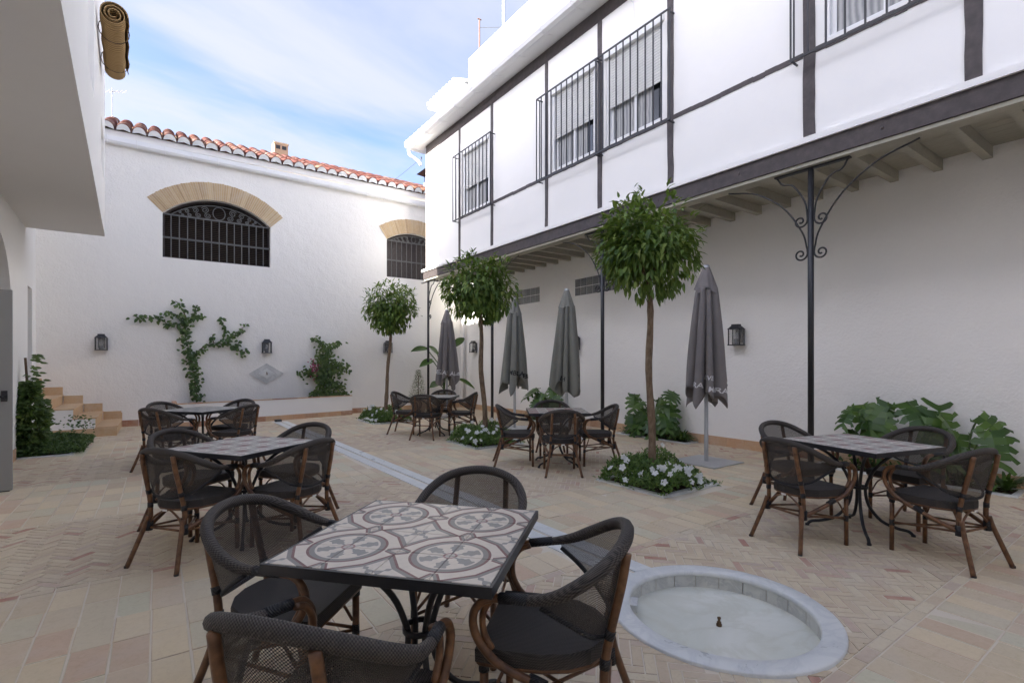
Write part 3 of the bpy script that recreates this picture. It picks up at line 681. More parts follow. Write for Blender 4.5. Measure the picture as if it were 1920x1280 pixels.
# skirting
def skirting(a, b, out, z0, h, parent, L=.33, th=.012, mat='skirting_clay'):
    a, b, out = Vector((*a, 0)), Vector((*b, 0)), Vector((*out, 0)); d = b - a; n = max(1, round(d.length / L)); u = d.normalized()
    for k in range(n):
        p, q = a + d * (k / n) + u * .003, a + d * ((k + 1) / n) - u * .003; m_ = MB()
        poly = [(p.x, p.y), (q.x, q.y), (q.x + out.x * th, q.y + out.y * th), (p.x + out.x * th, p.y + out.y * th)]
        if (poly[1][0] - poly[0][0]) * (poly[2][1] - poly[1][1]) - (poly[1][1] - poly[0][1]) * (poly[2][0] - poly[1][0]) < 0: poly.reverse()
        m_.prism(poly, z0, z0 + h); m_.obj('skirting_tile', mat, parent)
skirting((XW, YB), (XW, -1), (-1, 0), -.01, .165, hb)
skirting((STX, YB), (.27, YB), (0, -1), -.01, .15, fb); skirting((4.4, YB), (XW - .02, YB), (0, -1), -.01, .15, fb)
# glass block lights
for y0, n in ((7.16, 8), (10.02, 6)):
    gp = link('glass_block_light', None, hb); s_ = .193
    MB().box(XW - .004, XW + .01, y0 - .01, y0 + n * s_ + .01, 2.945, 2.955 + 2 * s_ + .01).obj('grout_panel', 'plaster_smooth', gp)
    for i in range(n):
        for j in range(2): MB().box(XW - .012, XW + .005, y0 + i * s_ + .008, y0 + (i + 1) * s_ - .008, 2.955 + j * s_ + .004, 2.955 + (j + 1) * s_ - .008).obj('glass_block', 'glass_block', gp)
MB().tube([(XW - .07, 13.75, 0.2), (XW - .07, 13.75, 5.0)], .04, 10).obj('downpipe', 'white_metal', hb, True)
# iron posts with scroll brackets
def spiral_pts(c, r0, turns, a0, sg, n=26):
    return [(0, c[0] + sg * r0 * (1 - .82 * k / n) * math.cos(a0 + turns * 2 * math.pi * k / n), c[1] + r0 * (1 - .82 * k / n) * math.sin(a0 + turns * 2 * math.pi * k / n)) for k in range(n + 1)]
def post(yc, sides=(-1, 1)):
    po = link('iron_post', None, hb, (XP, yc, 0)); m_ = MB().tube([(0, 0, 0), (0, 0, 3.745)], .033, 12); m_.obj('shaft', 'iron_black', po, True)
    MB().lathe([(.06, 0), (.06, .02), (.04, .03), (.04, .1), (.033, .11)], 12).obj('foot', 'iron_black', po, True)
    MB().box(-.03, .03, -.42, .42, 3.725, 3.744).obj('head_plate', 'iron_black', po)
    for sg in sides:
        # long arched brace with a scroll at its foot, small S brace above
        arc = spline([(0, sg * .04, 2.78), (0, sg * .10, 3.00), (0, sg * .32, 3.34), (0, sg * .66, 3.60), (0, sg * 1.05, 3.72)], 6)
        foot = [(0, y_, z_) for _, y_, z_ in spiral_pts((sg * .115, 2.73), .078, 1.35, math.pi * .98, sg)]
        m_ = MB().tube(list(reversed([Vector(p) for p in foot])) + arc, .0105, 6, flat=1.3); m_.obj('arched_brace', 'iron_black', po, True)
        up = spline([(0, sg * .04, 3.19), (0, sg * .07, 3.36), (0, sg * .2, 3.58), (0, sg * .33, 3.63), (0, sg * .38, 3.70), (0, sg * .40, 3.735)], 5)
        f2 = [(0, y_, z_) for _, y_, z_ in spiral_pts((sg * .118, 3.13), .08, 1.35, math.pi * .98, sg)]
        m_ = MB().tube(list(reversed([Vector(p) for p in f2])) + up, .0105, 6, flat=1.3); m_.obj('scroll_brace', 'iron_black', po, True)
for yc in (2.86, 6.29, 9.83): post(yc)
post(13.2, (-1,))
cb = thing('hanging_cable', 'thin white cable hanging loose from the eaves gutter', 'cable'); 
MB().tube(spline([(XF - .42, 5.9, 7.62), (XF - .40, 5.6, 7.5), (XF - .2, 5.55, 7.3), (XF - .03, 5.5, 7.2)], 5), .010, 6).obj('lead', 'white_metal', cb); MB().tube(spline([(XF - .03, 5.5, 7.2), (XF - .03, 5.48, 7.0), (XF - .02, 5.5, 6.85)], 4), .006, 5).obj('tail', 'white_metal', cb)
# aerial poles behind the parapet
pl = thing('rooftop_pole', 'thin rusty pole standing behind the white parapet', 'pole', (XF + 1.0, 11.9, 9.0)); MB().tube([(0, 0, -.6), (0, 0, 1.9)], .022, 6).obj('mast', 'iron_aged', pl); MB().tube([(-.06, 0, 1.88), (.06, 0, 1.88)], .015, 5).obj('cap', 'iron_aged', pl)
pl2 = thing('rooftop_pole', 'thicker grey pole rising above the white parapet, wired to the rusty pole', 'pole', (XF + 1.2, 11.0, 9.3)); MB().tube([(0, 0, -.6), (0, 0, 2.6)], .04, 8).obj('mast', 'galvanised', pl2); MB().tube([(0, 0, .95), (-.2, .9, 1.35)], .006, 4).obj('guy_wire', 'cable', pl2)
ca = thing('overhead_cable', 'thin dark cable sagging over the far roof to the white house', 'cable'); MB().tube(spline([(4.9, YB + 3, 7.2), (6.0, YB + 1.6, 7.15), (XF + .02, YE + .3, 7.35)], 8), .006, 4).obj('span', 'cable', ca); MB().tube([(XF + .02, YE + .3, 7.31), (XF + .02, YE + .3, 7.4)], .02, 6).obj('insulator', 'iron_grey', ca)

# ------------------------------------------------------------------ left-hand house with overhanging storey
LH = thing('left_house', 'white house on the left with an overhanging upper storey above an arched doorway', 'building', (-1.70, 10.2, 0), R(2.1))
# local frame: y along its wall, x = 0 the ground-floor wall, + to the courtyard
aL, pA = arch_loop(-2.35, -.25, -.02, 2.35, .82)
mb = MB(); holed(mb, [(-14, -.15), (2.15, -.15), (2.15, 3.62), (-14, 3.62)], [aL, [(1.22, 1.1), (1.72, 1.1), (1.72, 2.70), (1.22, 2.70)]], lambda y, z: (0, y, z))
for L_ in (aL, [(1.22, 1.1), (1.72, 1.1), (1.72, 2.70), (1.22, 2.70)]):
    for k in range(len(L_)): a, b = L_[k], L_[(k + 1) % len(L_)]; mb.quad((0, *a), (0, *b), (-.28, *b), (-.28, *a))
mb.quad((0, 2.15, -.15), (-4, 2.15, -.15), (-4, 2.15, 8.4), (0, 2.15, 8.4)).quad((0, 1.05, 3.62), (0, 2.15, 3.62), (0, 2.15, 8.4), (0, 1.05, 8.4)).quad((0, 1.06, 8.4), (0, 2.15, 8.4), (-4, 2.15, 8.4), (-4, 1.06, 8.4))
mb.obj('ground_floor_wall', 'plaster_smooth', LH)
MB().quad((-.28, 1.2, 1.05), (-.28, 1.75, 1.05), (-.28, 1.75, 2.75), (-.28, 1.2, 2.75)).obj('slot_window', 'grey_door', LH)
MB().quad((-.28, -2.5, -.1), (-.28, -.1, -.1), (-.28, -.1, 3.3), (-.28, -2.5, 3.3)).obj('doorway_back', 'grey_door', LH)
OV = 1.0; HT = 8.4
mb = MB(); slots = [[(-3.6, 4.55), (-2.5, 4.55), (-2.5, 6.6), (-3.6, 6.6)], [(-.55, 4.45), (.55, 4.45), (.55, 5.15), (-.55, 5.15)]]
holed(mb, [(-14, 3.62), (1.05, 3.62), (1.05, HT), (-14, HT)], slots, lambda y, z: (OV, y, z))
for L_ in slots:
    for k in range(4): a, b = L_[k], L_[(k + 1) % 4]; mb.quad((OV, *a), (OV, *b), (OV - .2, *b), (OV - .2, *a))
    mb.quad(*[(OV - .2, *p) for p in L_])
mb.quad((0, 1.05, 3.62), (OV, 1.05, 3.62), (OV, 1.05, HT), (0, 1.05, HT)).quad((OV, -14, HT), (OV, 1.05, HT), (-4, 1.05, HT), (-4, -14, HT))
mb.obj('upper_wall', 'plaster_smooth', LH)
MB().quad((-.3, -14, 3.62), (OV, -14, 3.62), (OV, 1.05, 3.62), (-.3, 1.05, 3.62)).obj('overhang_soffit', 'plaster_soffit', LH)
MB().box(-4, -.3, -14, 1.0, 3.61, HT - .05).obj('inner_core', 'plaster_soffit', LH)
MB().box(-4, -.45, 2.16, 6, 1.2, 6.95).obj('stair_wing', 'plaster_smooth', LH)
MB().box(-9, -4.5, -14, 2.2, 0, 12.75).obj('unseen_shade_block', 'plaster_smooth', LH)  # tall block added out of view to keep the sun off the courtyard
MB().box(.0, .014, -.22, .06, 0, .17).obj('skirting_tile', 'skirting_clay', LH)
# grey door leaf standing open
dl = thing('open_door_leaf', 'grey panelled door leaf standing open at the arched doorway, with a black handle', 'door', (-1.32, 7.83, 0))
MB().box(-.82, 0, -.022, .022, .012, 2.24).obj('leaf', 'grey_door', dl); MB().box(-.70, -.13, -.032, -.023, .25, 2.10).obj('raised_panel', 'grey_door', dl)
h_ = MB().box(-.085, -.035, -.036, -.023, 1.00, 1.12).obj('handle_plate', 'iron_black', dl); MB().box(-.19, -.05, -.085, -.065, 1.045, 1.068).box(-.068, -.05, -.07, -.03, 1.045, 1.068).obj('lever', 'iron_black', h_)
MB().box(-.82, -.02, -.02, .02, .0, .011).obj('door_sweep', 'iron_black', dl)
# rolled esparto blind
bl_ = thing('rolled_blind', 'rolled-up golden esparto grass blind hanging on the left house upper wall', 'blind', (-.455, 8.25, 5.91), R(2.1))
m_ = MB(); n = 60; L_ = 1.62
def rollr(k): return .155 - .0019 * k if k > 20 else .16 - .0003 * k
for th in (0, .012):
    base = len(m_.v); seg = 10
    for j in range(seg + 1):
        yy = L_ * j / seg; wob = .008 * math.sin(j * 1.9)
        for k in range(n + 1): a = k * .30; r_ = .158 - .0019 * k - th + wob; m_.v.append((r_ * math.cos(a), yy, r_ * math.sin(a) - .05 * math.sin(math.pi * yy / L_)))
    for j in range(seg):
        for k in range(n): i = base + j * (n + 1) + k; m_.f.append((i, i + 1, i + n + 2, i + n + 1))
N2 = n + 1
for j in range(10): a_ = j * N2; b_ = 11 * N2 + j * N2; m_.f.append((a_, a_ + N2, b_ + N2, b_))
m_.obj('roll', 'esparto', bl_, True)
m2 = MB()
for k in range(n): a, b = m_.v[k], m_.v[k + 1]; c_, d_ = m_.v[11 * N2 + k], m_.v[11 * N2 + k + 1]; m2.quad(a, b, d_, c_)
m2.obj('selvedge', 'esparto', bl_)
for yy in (.35, 1.2): MB().tube([(.165 * math.cos(a), yy, .165 * math.sin(a) - .04) for a in [k * .4 for k in range(17)]], .006, 5).obj('tie_cord', 'stem_brown', bl_)

eb = thing('entrance_building', 'plain white wing closing the courtyard on the entrance side', 'building'); MB().box(-6, 9, -3.4, -3.0, -.1, 4.6).obj('wall', 'plaster_smooth', eb); MB().box(-6, 9, -3.5, -2.9, 4.601, 4.7).obj('coping', 'plaster_smooth', eb)
# ------------------------------------------------------------------ stair, planter, wall fittings
st = thing('corner_staircase', 'white staircase with tan clay treads climbing along the far wall behind the left house', 'stairs')
run, rise_, ns = .325, .185, 6
for k in range(ns):
    x1 = STX - k * run; z1 = rise_ * (k + 1)
    MB().box(x1 - run, x1, STY + .02, YB - .02, z1 - rise_ - (.02 if k else 0), z1 - .022).obj('riser', 'step_clay', st)
    MB().box(x1 - run - .01, x1 + .018, STY - .008, YB - .02, z1 - .021, z1).obj('tread', 'step_clay', st)
    MB().box(x1 - run * .96, x1 + .05 - .05, YB - .019, YB - .004, z1 + .001, z1 + .17).obj('skirting_tile', 'step_clay', st)
    MB().box(x1 - run, x1, STY, STY + .018, .165 if k == 0 else .0, z1 - .0225).obj('side_wall', 'plaster_smooth', st)
MB().box(STX, STX + .014, YB - .018, YB - .004, 0, .32).obj('skirting_tile', 'step_clay', st)
MB().box(STX - 1.0, STX + .003, STY - .012, STY - .001, 0, .162).obj('skirting_tile', 'step_clay', st)
pn = thing('raised_planter', 'low white planter wall with clay coping along the far wall', 'planter')
ZP = .53
def pl_at(t, o): a, b = PL; return (a[0] + (b[0] - a[0]) * t, a[1] + (b[1] - a[1]) * t + o)
MB().prism([pl_at(0, 0), pl_at(1, 0), pl_at(1, .09), pl_at(0, .09)], -.05, ZP - .02).obj('front_wall', 'plaster_smooth', pn)
MB().prism([pl_at(0, .091), (PL[0][0] + .09, PL[0][1] + .095), (PL[0][0] + .09, YB - .002), (PL[0][0], YB - .002)], -.05, ZP - .02).obj('end_wall', 'plaster_smooth', pn)
MB().prism([pl_at(1, .091), (PL[1][0], YB - .002), (PL[1][0] - .09, YB - .002), (PL[1][0] - .09, PL[1][1] + .08)], -.05, ZP - .02).obj('end_wall', 'plaster_smooth', pn)
for k in range(14):
    a, b = k / 14 + .001, (k + 1) / 14 - .001; MB().prism([pl_at(a, -.012), pl_at(b, -.012), pl_at(b, .10), pl_at(a, .10)], ZP - .019, ZP).obj('coping_tile', 'skirting_clay', pn)
MB().prism([(.28, 13.24), (.37, 13.24), (.37, YB - .003), (.28, YB - .003)], ZP - .019, ZP).obj('coping_tile', 'skirting_clay', pn)
MB().quad((.36, 13.2, .45), (4.3, 13.8, .45), (4.3, YB, .47), (.36, YB, .47)).obj('soil', 'soil', pn)
skirting(PL[0], PL[1], (.155, -.988), -.005, .125, pn, .31)
dq = thing('diamond_plaque', 'diamond-shaped pale marble plaque with a small spout on the far wall', 'wall fountain', (2.285, YB, 1.14))
def rhomb(m_, a, b, y0, y1):
    m_.v += [(-a, y0, 0), (0, y0, -b), (a, y0, 0), (0, y0, b), (-a, y1, 0), (0, y1, -b), (a, y1, 0), (0, y1, b)]; m_.f += [(0, 1, 2, 3), (0, 4, 5, 1), (1, 5, 6, 2), (2, 6, 7, 3), (3, 7, 4, 0)]; return m_
rhomb(MB(), .405, .26, -.028, .01).obj('slab', 'marble_plaque', dq); rhomb(MB(), .2, .128, -.05, -.027).obj('raised_panel', 'marble_white', dq)
MB().tube(spline([(0, -.05, .02), (0, -.08, .02), (0, -.1, -.01), (0, -.1, -.03)], 4), .012, 8).tube([(0, -.075, .02), (0, -.075, .05)], .006, 6).obj('spout', 'brass', dq, True)
def lantern(label, loc, rz):
    t = thing('wall_lantern', label, 'lantern', loc, rz, 'black wall lanterns around the courtyard')
    w_, d_, h = .098, .125, .30   # local: -y away from the wall, wall at y = 0
    MB().box(-.06, .06, -.02, 0, -.12, .12).obj('wall_plate', 'iron_black', t)
    m_ = MB(); 
    for sx in (-1, 1):
        for yy in (-.035, -.035 - d_): m_.box(sx * w_ - .008, sx * w_ + .008, yy - .008, yy + .008, -.155, .095)
    m_.box(-w_ - .012, w_ + .012, -.05 - d_, -.02, -.17, -.155); m_.obj('cage', 'iron_black', t)
    m_ = MB(); a, b = .116, .06; y0, y1 = -.018, -.058 - d_; yc = (y0 + y1) / 2
    lo = [(-a, y0, .095), (a, y0, .095), (a, y1, .095), (-a, y1, .095)]; hi = [(-b, yc + .045, .155), (b, yc + .045, .155), (b, yc - .045, .155), (-b, yc - .045, .155)]
    for k in range(4): m_.quad(lo[k], lo[(k + 1) % 4], hi[(k + 1) % 4], hi[k])
    m_.quad(*lo).box(-b, b, yc - .045, yc + .045, .156, .178); m_.obj('roof', 'iron_black', t)
    for sx in (-1, 1): MB().quad((sx * w_, -.04, -.15), (sx * w_, -.03 - d_, -.15), (sx * w_, -.03 - d_, .09), (sx * w_, -.04, .09)).obj('pane', 'lantern_glass', t)
    MB().quad((-w_ + .01, -.036 - d_, -.15), (w_ - .01, -.036 - d_, -.15), (w_ - .01, -.036 - d_, .09), (-w_ + .01, -.036 - d_, .09)).obj('pane', 'lantern_glass', t)
    MB().lathe([(.042, -.154), (.042, -.07), (.03, -.06)], 12, 0, yc).obj('lamp_holder', 'iron_black', t, True)
    MB().lathe([(.032, -.06), (.036, .0), (.02, .045), (.002, .055)], 12, 0, yc).obj('bulb', 'lantern_glass', t, True)
lantern('black wall lantern on the far wall beside the staircase', (-.98, YB, 1.86), 0)
lantern('black wall lantern above the diamond marble plaque', (2.28, YB, 1.83), 0)
lantern('black wall lantern on the far wall behind the smallest-looking tree trunk', (5.48, YB, 1.87), 0)
lantern('black wall lantern on the right wall near the potted banana-leaf plant', (XW, 13.15, 1.89), R(-90))
lantern('black wall lantern mostly hidden behind an olive parasol on the right wall', (XW, 8.62, 1.88), R(-90))
lantern('black wall lantern on the right wall beside the closed parasol on a square plate', (XW, 4.68, 1.88), R(-90))

# ------------------------------------------------------------------ planting
def kerb(parent, b, w_=.07, h=.025):
    x0, x1, y0, y1 = b
    for q in ((x0, x1, y0, y0 + w_), (x0, x1, y1 - w_, y1), (x0, x0 + w_, y0 + w_ + .002, y1 - w_ - .002), (x1 - w_, x1, y0 + w_ + .002, y1 - w_ - .002)):
        MB().box(*q, -.03, h).obj('marble_kerb', 'marble_white', parent)
    MB().quad((x0 + w_, y0 + w_, .008), (x1 - w_, y0 + w_, .008), (x1 - w_, y1 - w_, .008), (x0 + w_, y1 - w_, .008)).obj('soil', 'soil', parent)
fm = MB()
for k in range(5):
    a = 2 * math.pi * k / 5; d = Vector((math.cos(a), math.sin(a), .25)); i = len(fm.v); sd = Vector((-math.sin(a), math.cos(a), 0))
    fm.v += [(0, 0, 0), tuple(d * .6 + sd * .42), tuple(d * 1.0 + sd * .22 + Vector((0, 0, -.1))), tuple(d * 1.0 - sd * .22 + Vector((0, 0, -.1))), tuple(d * .6 - sd * .42)]; fm.f.append((i, i + 1, i + 2, i + 3, i + 4))
flower_me = fm.mesh('flower', 'petal_white')
bed_names = ['square marble-edged flower bed of white blooms beside the round fountain side parasol plate', 'square marble-edged flower bed of white blooms between two café tables', 'square marble-edged flower bed of white blooms next to the raised planter']
bed_names = ['square marble-edged bed of white flowers across from the round fountain', 'square marble-edged bed of white flowers under the tree between the two rear right tables', 'square marble-edged bed of white flowers near the end of the raised planter']
for bi, b in enumerate(BEDS):
    t = thing('flower_bed', bed_names[bi], 'flower bed', (0, 0, 0), 0, 'flower beds around the tree trunks'); kerb(t, b); x0, x1, y0, y1 = b; cx, cy = (x0 + x1) / 2, (y0 + y1) / 2
    m_ = MB(); hs = {}
    lumps = [(random.uniform(x0 + .12, x1 - .12), random.uniform(y0 + .12, y1 - .12), random.uniform(.17, .28), random.uniform(.14, .27)) for _ in range(18)] + [(cx + .22, cy + .18, .32, .36), (cx - .22, cy + .22, .32, .32), (cx + .05, cy - .12, .34, .24), (cx - .15, cy - .05, .3, .28)]
    def hgt(x, y): return max([.03] + [l[3] * max(0, 1 - ((x - l[0]) ** 2 + (y - l[1]) ** 2) / (l[2] ** 2)) ** .5 for l in lumps])
    for k in range(6500):
        x, y = random.uniform(x0 - .03, x1 + .02), random.uniform(y0 - .05, y1 + .02); h = hgt(x, y)
        if h < .05 and random.random() < .85: continue
        p = (x, y, .01 + h * random.uniform(.3, 1.02)); d = Vector((random.gauss(0, .7), random.gauss(0, .7), random.uniform(.1, 1.8)))
        leaf(m_, p, d, (random.gauss(-.3, .6), random.gauss(-.4, .6), 1), random.uniform(.03, .065), random.uniform(.016, .026), .2, .3)
    m_.obj('foliage', 'leaf_bed', t)
    for k in range(34):
        u = random.random(); 
        if k < 26: x, y = random.choice([(random.uniform(x0, x1), random.uniform(y0 - .03, y0 + .3)), (random.uniform(x0 - .03, x0 + .3), random.uniform(y0, y1))])
        else: x, y = random.uniform(x0, x1), random.uniform(y0, y1)
        o = link('flower', flower_me, t, (x, y, .02 + max(hgt(x, y), .05) + random.uniform(0, .04))); sc = random.uniform(.030, .044); o.scale = (sc,) * 3
        d = Vector((random.gauss(-.5, .5), random.gauss(-.6, .5), .6)); o.rotation_euler = d.to_track_quat('Z', 'Y').to_euler()
def tree(label, base, top, zc, rx, rz_, n, seed):
    random.seed(seed)
    t = thing('orange_tree', label, 'tree', (base[0], base[1], 0), 0, 'standard orange trees in the square flower beds')
    tx, ty = top[0] - base[0], top[1] - base[1]; z0 = zc - rz_ * .75
    tr = spline([(0, 0, 0), (tx * .2 + .02, ty * .2, z0 * .25), (tx * .6 - .012, ty * .6 + .01, z0 * .55), (tx * .8 + .015, ty * .8, z0 * .8), (tx, ty, z0)], 5); m = len(tr)
    m_ = MB(); m_.tube(tr, [.050 - .017 * k / (m - 1) + random.gauss(0, .0025) for k in range(m)], 10)
    C = Vector((tx, ty, zc))
    for k in range(7):
        a = k * 2.4; e = C + Vector((math.cos(a) * rx * .6, math.sin(a) * rx * .6, random.uniform(-.2, .5) * rz_)); s0 = Vector((tx, ty, z0 - .04)); m_.tube(spline([s0, s0.lerp(e, .45) + Vector((0, 0, .05)), e], 4), [.022, .02, .018, .016, .014, .012, .010, .008, .006], 6)
    m_.obj('trunk', 'trunk_bark', t, True)
    m_ = MB(); lum = []
    for k in range(26):
        v = rv(); v.z = v.z * .95; lum.append((C + Vector((v.x * rx, v.y * rx, v.z * rz_)) * random.uniform(.60, .92), random.uniform(.17, .32)))
    for k in range(9): v = rv(); lum.append((C + Vector((v.x * rx, v.y * rx, v.z * rz_)) * .3, .3))
    for k in range(n):
        c_, r_ = random.choice(lum); v = rv(); q = random.uniform(.55, 1.0) ** .5; p = c_ + v * r_ * q
        o = (p - C); oo = Vector((o.x / rx, o.y / rx, o.z / rz_))
        if oo.length > 1.16: continue
        outw = (o.normalized() * .8 + rv() * .75); d = outw + Vector((0, 0, -.55)); L = random.uniform(.08, .145); leaf(m_, p, d, outw + Vector((0, 0, .8)), L, L * random.uniform(.36, .48), .22, random.uniform(.1, .45))
    for k in range(34):     # stray twigs on the outline
        v = rv(); p = C + Vector((v.x * rx, v.y * rx, v.z * rz_)) * random.uniform(.95, 1.02)
        for q in range(5): leaf(m_, p + rv() * .04 + v * .03 * q, v + rv() * .8 + Vector((0, 0, -.2 if v.z < .4 else .5)), (0, 0, 1), random.uniform(.07, .12), .045, .2, .3)
    m_.obj('crown', 'leaf_orange', t)
tree('lollipop orange tree with thick trunk in the bed across from the fountain', (4.87, 4.0), (4.84, 4.01), 2.86, .53, .575, 3300, 11)
tree('lollipop orange tree in the bed between the two rear right tables', (4.80, 7.66), (4.73, 7.72), 2.77, .59, .55, 3200, 23)
tree('slim lollipop orange tree with a leaning trunk in the bed near the raised planter', (4.50, 11.75), (4.68, 11.78), 2.78, .59, .56, 3300, 35)
random.seed(5)
# climbers on the far wall
def climb(t, mat, paths, size, dens, spread, depth=.10):
    m_ = MB(); sm = MB()
    for pts, wid in paths:
        P_ = spline([(x, YB - .04, z) for x, z in pts], 8); sm.tube(P_, [.014 - .008 * k / len(P_) for k in range(len(P_))], 5)
        for k in range(len(P_) - 1):
            L_ = (P_[k + 1] - P_[k]).length
            for q in range(max(1, int(dens * L_ * (wid / .08)))):
                p = P_[k].lerp(P_[k + 1], random.random()) + Vector((random.gauss(0, wid), -random.uniform(0, depth), random.gauss(0, wid * .8))); d = Vector((random.gauss(0, .7), -random.uniform(.1, .8), random.gauss(-.45, .5))); leaf(m_, p, d, (0, -1, .35), random.uniform(.8, 1.25) * size, random.uniform(.65, .85) * size, .15, .3)
    sm.obj('stem', 'stem_brown', t, True); return m_.obj('leaves', mat, t)
def bw(px, py):   # point of the far wall seen at a place of the photograph, in metres
    r = (px - 960) / 946; u = (678 - py) / 946; X_, Y_ = FX + r * FY, FY - r * FX; t = YB / Y_; return (X_ * t, CAMH + u * t)
vz = lambda l: [bw(220 + x / 4, 540 + y / 4) for x, y in l]
t = thing('climbing_vine', 'leafy green climber trained in forked arms on the far wall above the planter', 'vine')
climb(t, 'leaf_vine', [(vz([(605, 840), (590, 780), (580, 690), (562, 590), (545, 500), (525, 420), (508, 350), (520, 270), (560, 240)]), .075), (vz([(520, 280), (440, 270), (380, 275), (330, 235), (230, 225), (170, 225), (115, 208)]), .035), (vz([(500, 240), (460, 215), (400, 185), (350, 185)]), .035), (vz([(520, 230), (490, 170), (460, 120), (435, 98)]), .035), (vz([(540, 240), (600, 220), (640, 200)]), .05), (vz([(560, 220), (585, 170), (580, 135)]), .04), (vz([(560, 520), (600, 480), (650, 440), (720, 415), (800, 415), (850, 370), (920, 320), (965, 265)]), .038), (vz([(790, 400), (800, 310), (780, 250), (755, 230)]), .03), (vz([(830, 420), (900, 460), (940, 490), (970, 450)]), .045), (vz([(900, 440), (910, 400)]), .025), (vz([(720, 410), (712, 350)]), .02)], .09, 140, .06)
t = thing('bougainvillea', 'bushy climber with a few magenta blooms at the end of the raised planter', 'shrub')
climb(t, 'leaf_shrub', [(vz([(1550, 800), (1545, 700), (1540, 600), (1530, 500)]), .16), (vz([(1540, 640), (1600, 600), (1660, 580), (1700, 600)]), .10), (vz([(1500, 640), (1440, 630), (1380, 640)]), .09), (vz([(1440, 790), (1560, 795), (1700, 790)]), .06), (vz([(1540, 520), (1540, 440), (1500, 400), (1455, 372)]), .055), (vz([(1550, 470), (1600, 420), (1660, 408)]), .045), (vz([(1590, 700), (1640, 730), (1680, 740)]), .07)], .085, 230, .1, .3)
m_ = MB()
for k in range(45):
    x, z = bw(220 + random.gauss(1450, 18) / 4, 540 + random.gauss(590, 32) / 4); leaf(m_, (x, YB - .28 - random.uniform(0, .12), z), (random.gauss(0, 1), -.8, random.gauss(0, 1)), (0, -1, .3), .05, .04)
m_.obj('magenta_bracts', 'petal_pink', t)
# shrub and ground cover by the left house
t = thing('leafy_shrub', 'tall light green shrub against the left house beside the stairs', 'shrub', (-1.56, 10.62, 0)); m_ = MB()
MB().tube(spline([(0, 0, 0), (-.03, 0, .5), (-.06, 0, 1.0), (-.08, -.05, 1.5)], 4), .016, 6).obj('stem', 'stem_brown', t)
for k in range(2400):
    z = random.uniform(.02, 1.0) ** 1.2 * 1.12; rr = .27 * (1 - .45 * abs(z - .45)) * (1 if z < .85 else .6); a = random.uniform(0, 6.28); q = random.uniform(.2, 1) ** .5
    p = Vector((-.06 + .9 * rr * q * math.cos(a), rr * 1.1 * q * math.sin(a), z)); 
    if p.x < -.12: p.x = -.12 + random.uniform(0, .1)
    leaf(m_, p, (math.cos(a) + random.gauss(0, .6), math.sin(a) + random.gauss(0, .6), random.gauss(.0, .5)), (random.gauss(.6, .6), random.gauss(-.8, .6), .6), random.uniform(.07, .12), random.uniform(.035, .055))
for k in range(40): z = random.uniform(1.1, 1.55); leaf(m_, (-.04 + abs(random.gauss(0, .05)), -.05 + random.gauss(0, .08), z), (random.gauss(.6, .6), random.gauss(0, .7), .0), (random.gauss(0, .5), -1, .5), .1, .045)
m_.obj('leaves', 'leaf_shrub', t)
t = thing('shrub_bed', 'marble-edged bed of low dark green ground cover at the foot of the stairs', 'plant bed'); kerb(t, HBED, .06, .02); m_ = MB()
for k in range(6500):
    x, y = random.uniform(HBED[0] + .02, HBED[1] + .10), random.uniform(HBED[2] + .02, HBED[3] - .2); h = .26 * (1 - .5 * abs((y - 11.2) / 1.0)) * (1 if x < -1.3 else max(.2, 1 - (x + 1.3) * 1.2)); p = (x, y, random.uniform(.02, max(.05, h)))
    leaf(m_, p, (random.gauss(.2, 1), random.gauss(-.2, 1), random.uniform(0, 1.2)), (random.gauss(.3, .7), random.gauss(-.5, .7), .6), random.uniform(.03, .06), .024)
for k in range(110): a = random.uniform(0, 6.28); p = (-1.1 + random.gauss(0, .14), 11.3 + random.gauss(0, .25), random.uniform(.2, .50)); leaf(m_, p, (math.cos(a), math.sin(a), .5), (random.gauss(.3, .7), random.gauss(-.8, .5), .5), .05, .03)
m_.obj('foliage', 'leaf_dark', t)
# monstera and strap leaves
def monstera_mesh(seed):
    random.seed(seed); m_ = MB(); n = 5
    def half(sg):
        for k in range(n):
            t0, t1 = k / n, (k + .89) / n; y0, y1 = t0 * .92, t1 * .92
            wid = .47 * math.sin(math.pi * min(1, (.18 + t0 * .80))) ** .6 * random.uniform(.92, 1.05)
            lean = -.10 + .42 * t0; drp = lambda w_: -.55 * w_ * w_
            ib = .25 if k < n - 1 else .05; z_ = lambda w_, y_: drp(w_) - .22 * (y_ - .35) ** 2
            pts = [(0, y0), (ib, y0 + lean * .15), (wid * .7, y0 + lean * .8 - .02), (wid, (y0 + y1) / 2 + lean), (wid * .8, y1 + lean * .8 + .01), (ib, y1 + lean * .15), (0, y1 + .02)]
            i = len(m_.v); m_.v += [(sg * a, b, z_(a, b)) for a, b in pts]; f = tuple(range(i, i + 7)); m_.f.append(f if sg > 0 else tuple(reversed(f)))
            if k < n - 1: i = len(m_.v); q = [(0, y1 + .015), (ib, y1 + lean * .15), (ib, (k + 1) / n * .92 + lean * .17), (0, (k + 1) / n * .92 + .01)]; m_.v += [(sg * a, b, z_(a, b)) for a, b in q]; m_.f.append(tuple(range(i, i + 4)) if sg > 0 else tuple(reversed(range(i, i + 4))))
    half(1); half(-1); return m_.mesh('leaf', 'leaf_monstera')
MON = [monstera_mesh(k) for k in range(3)]
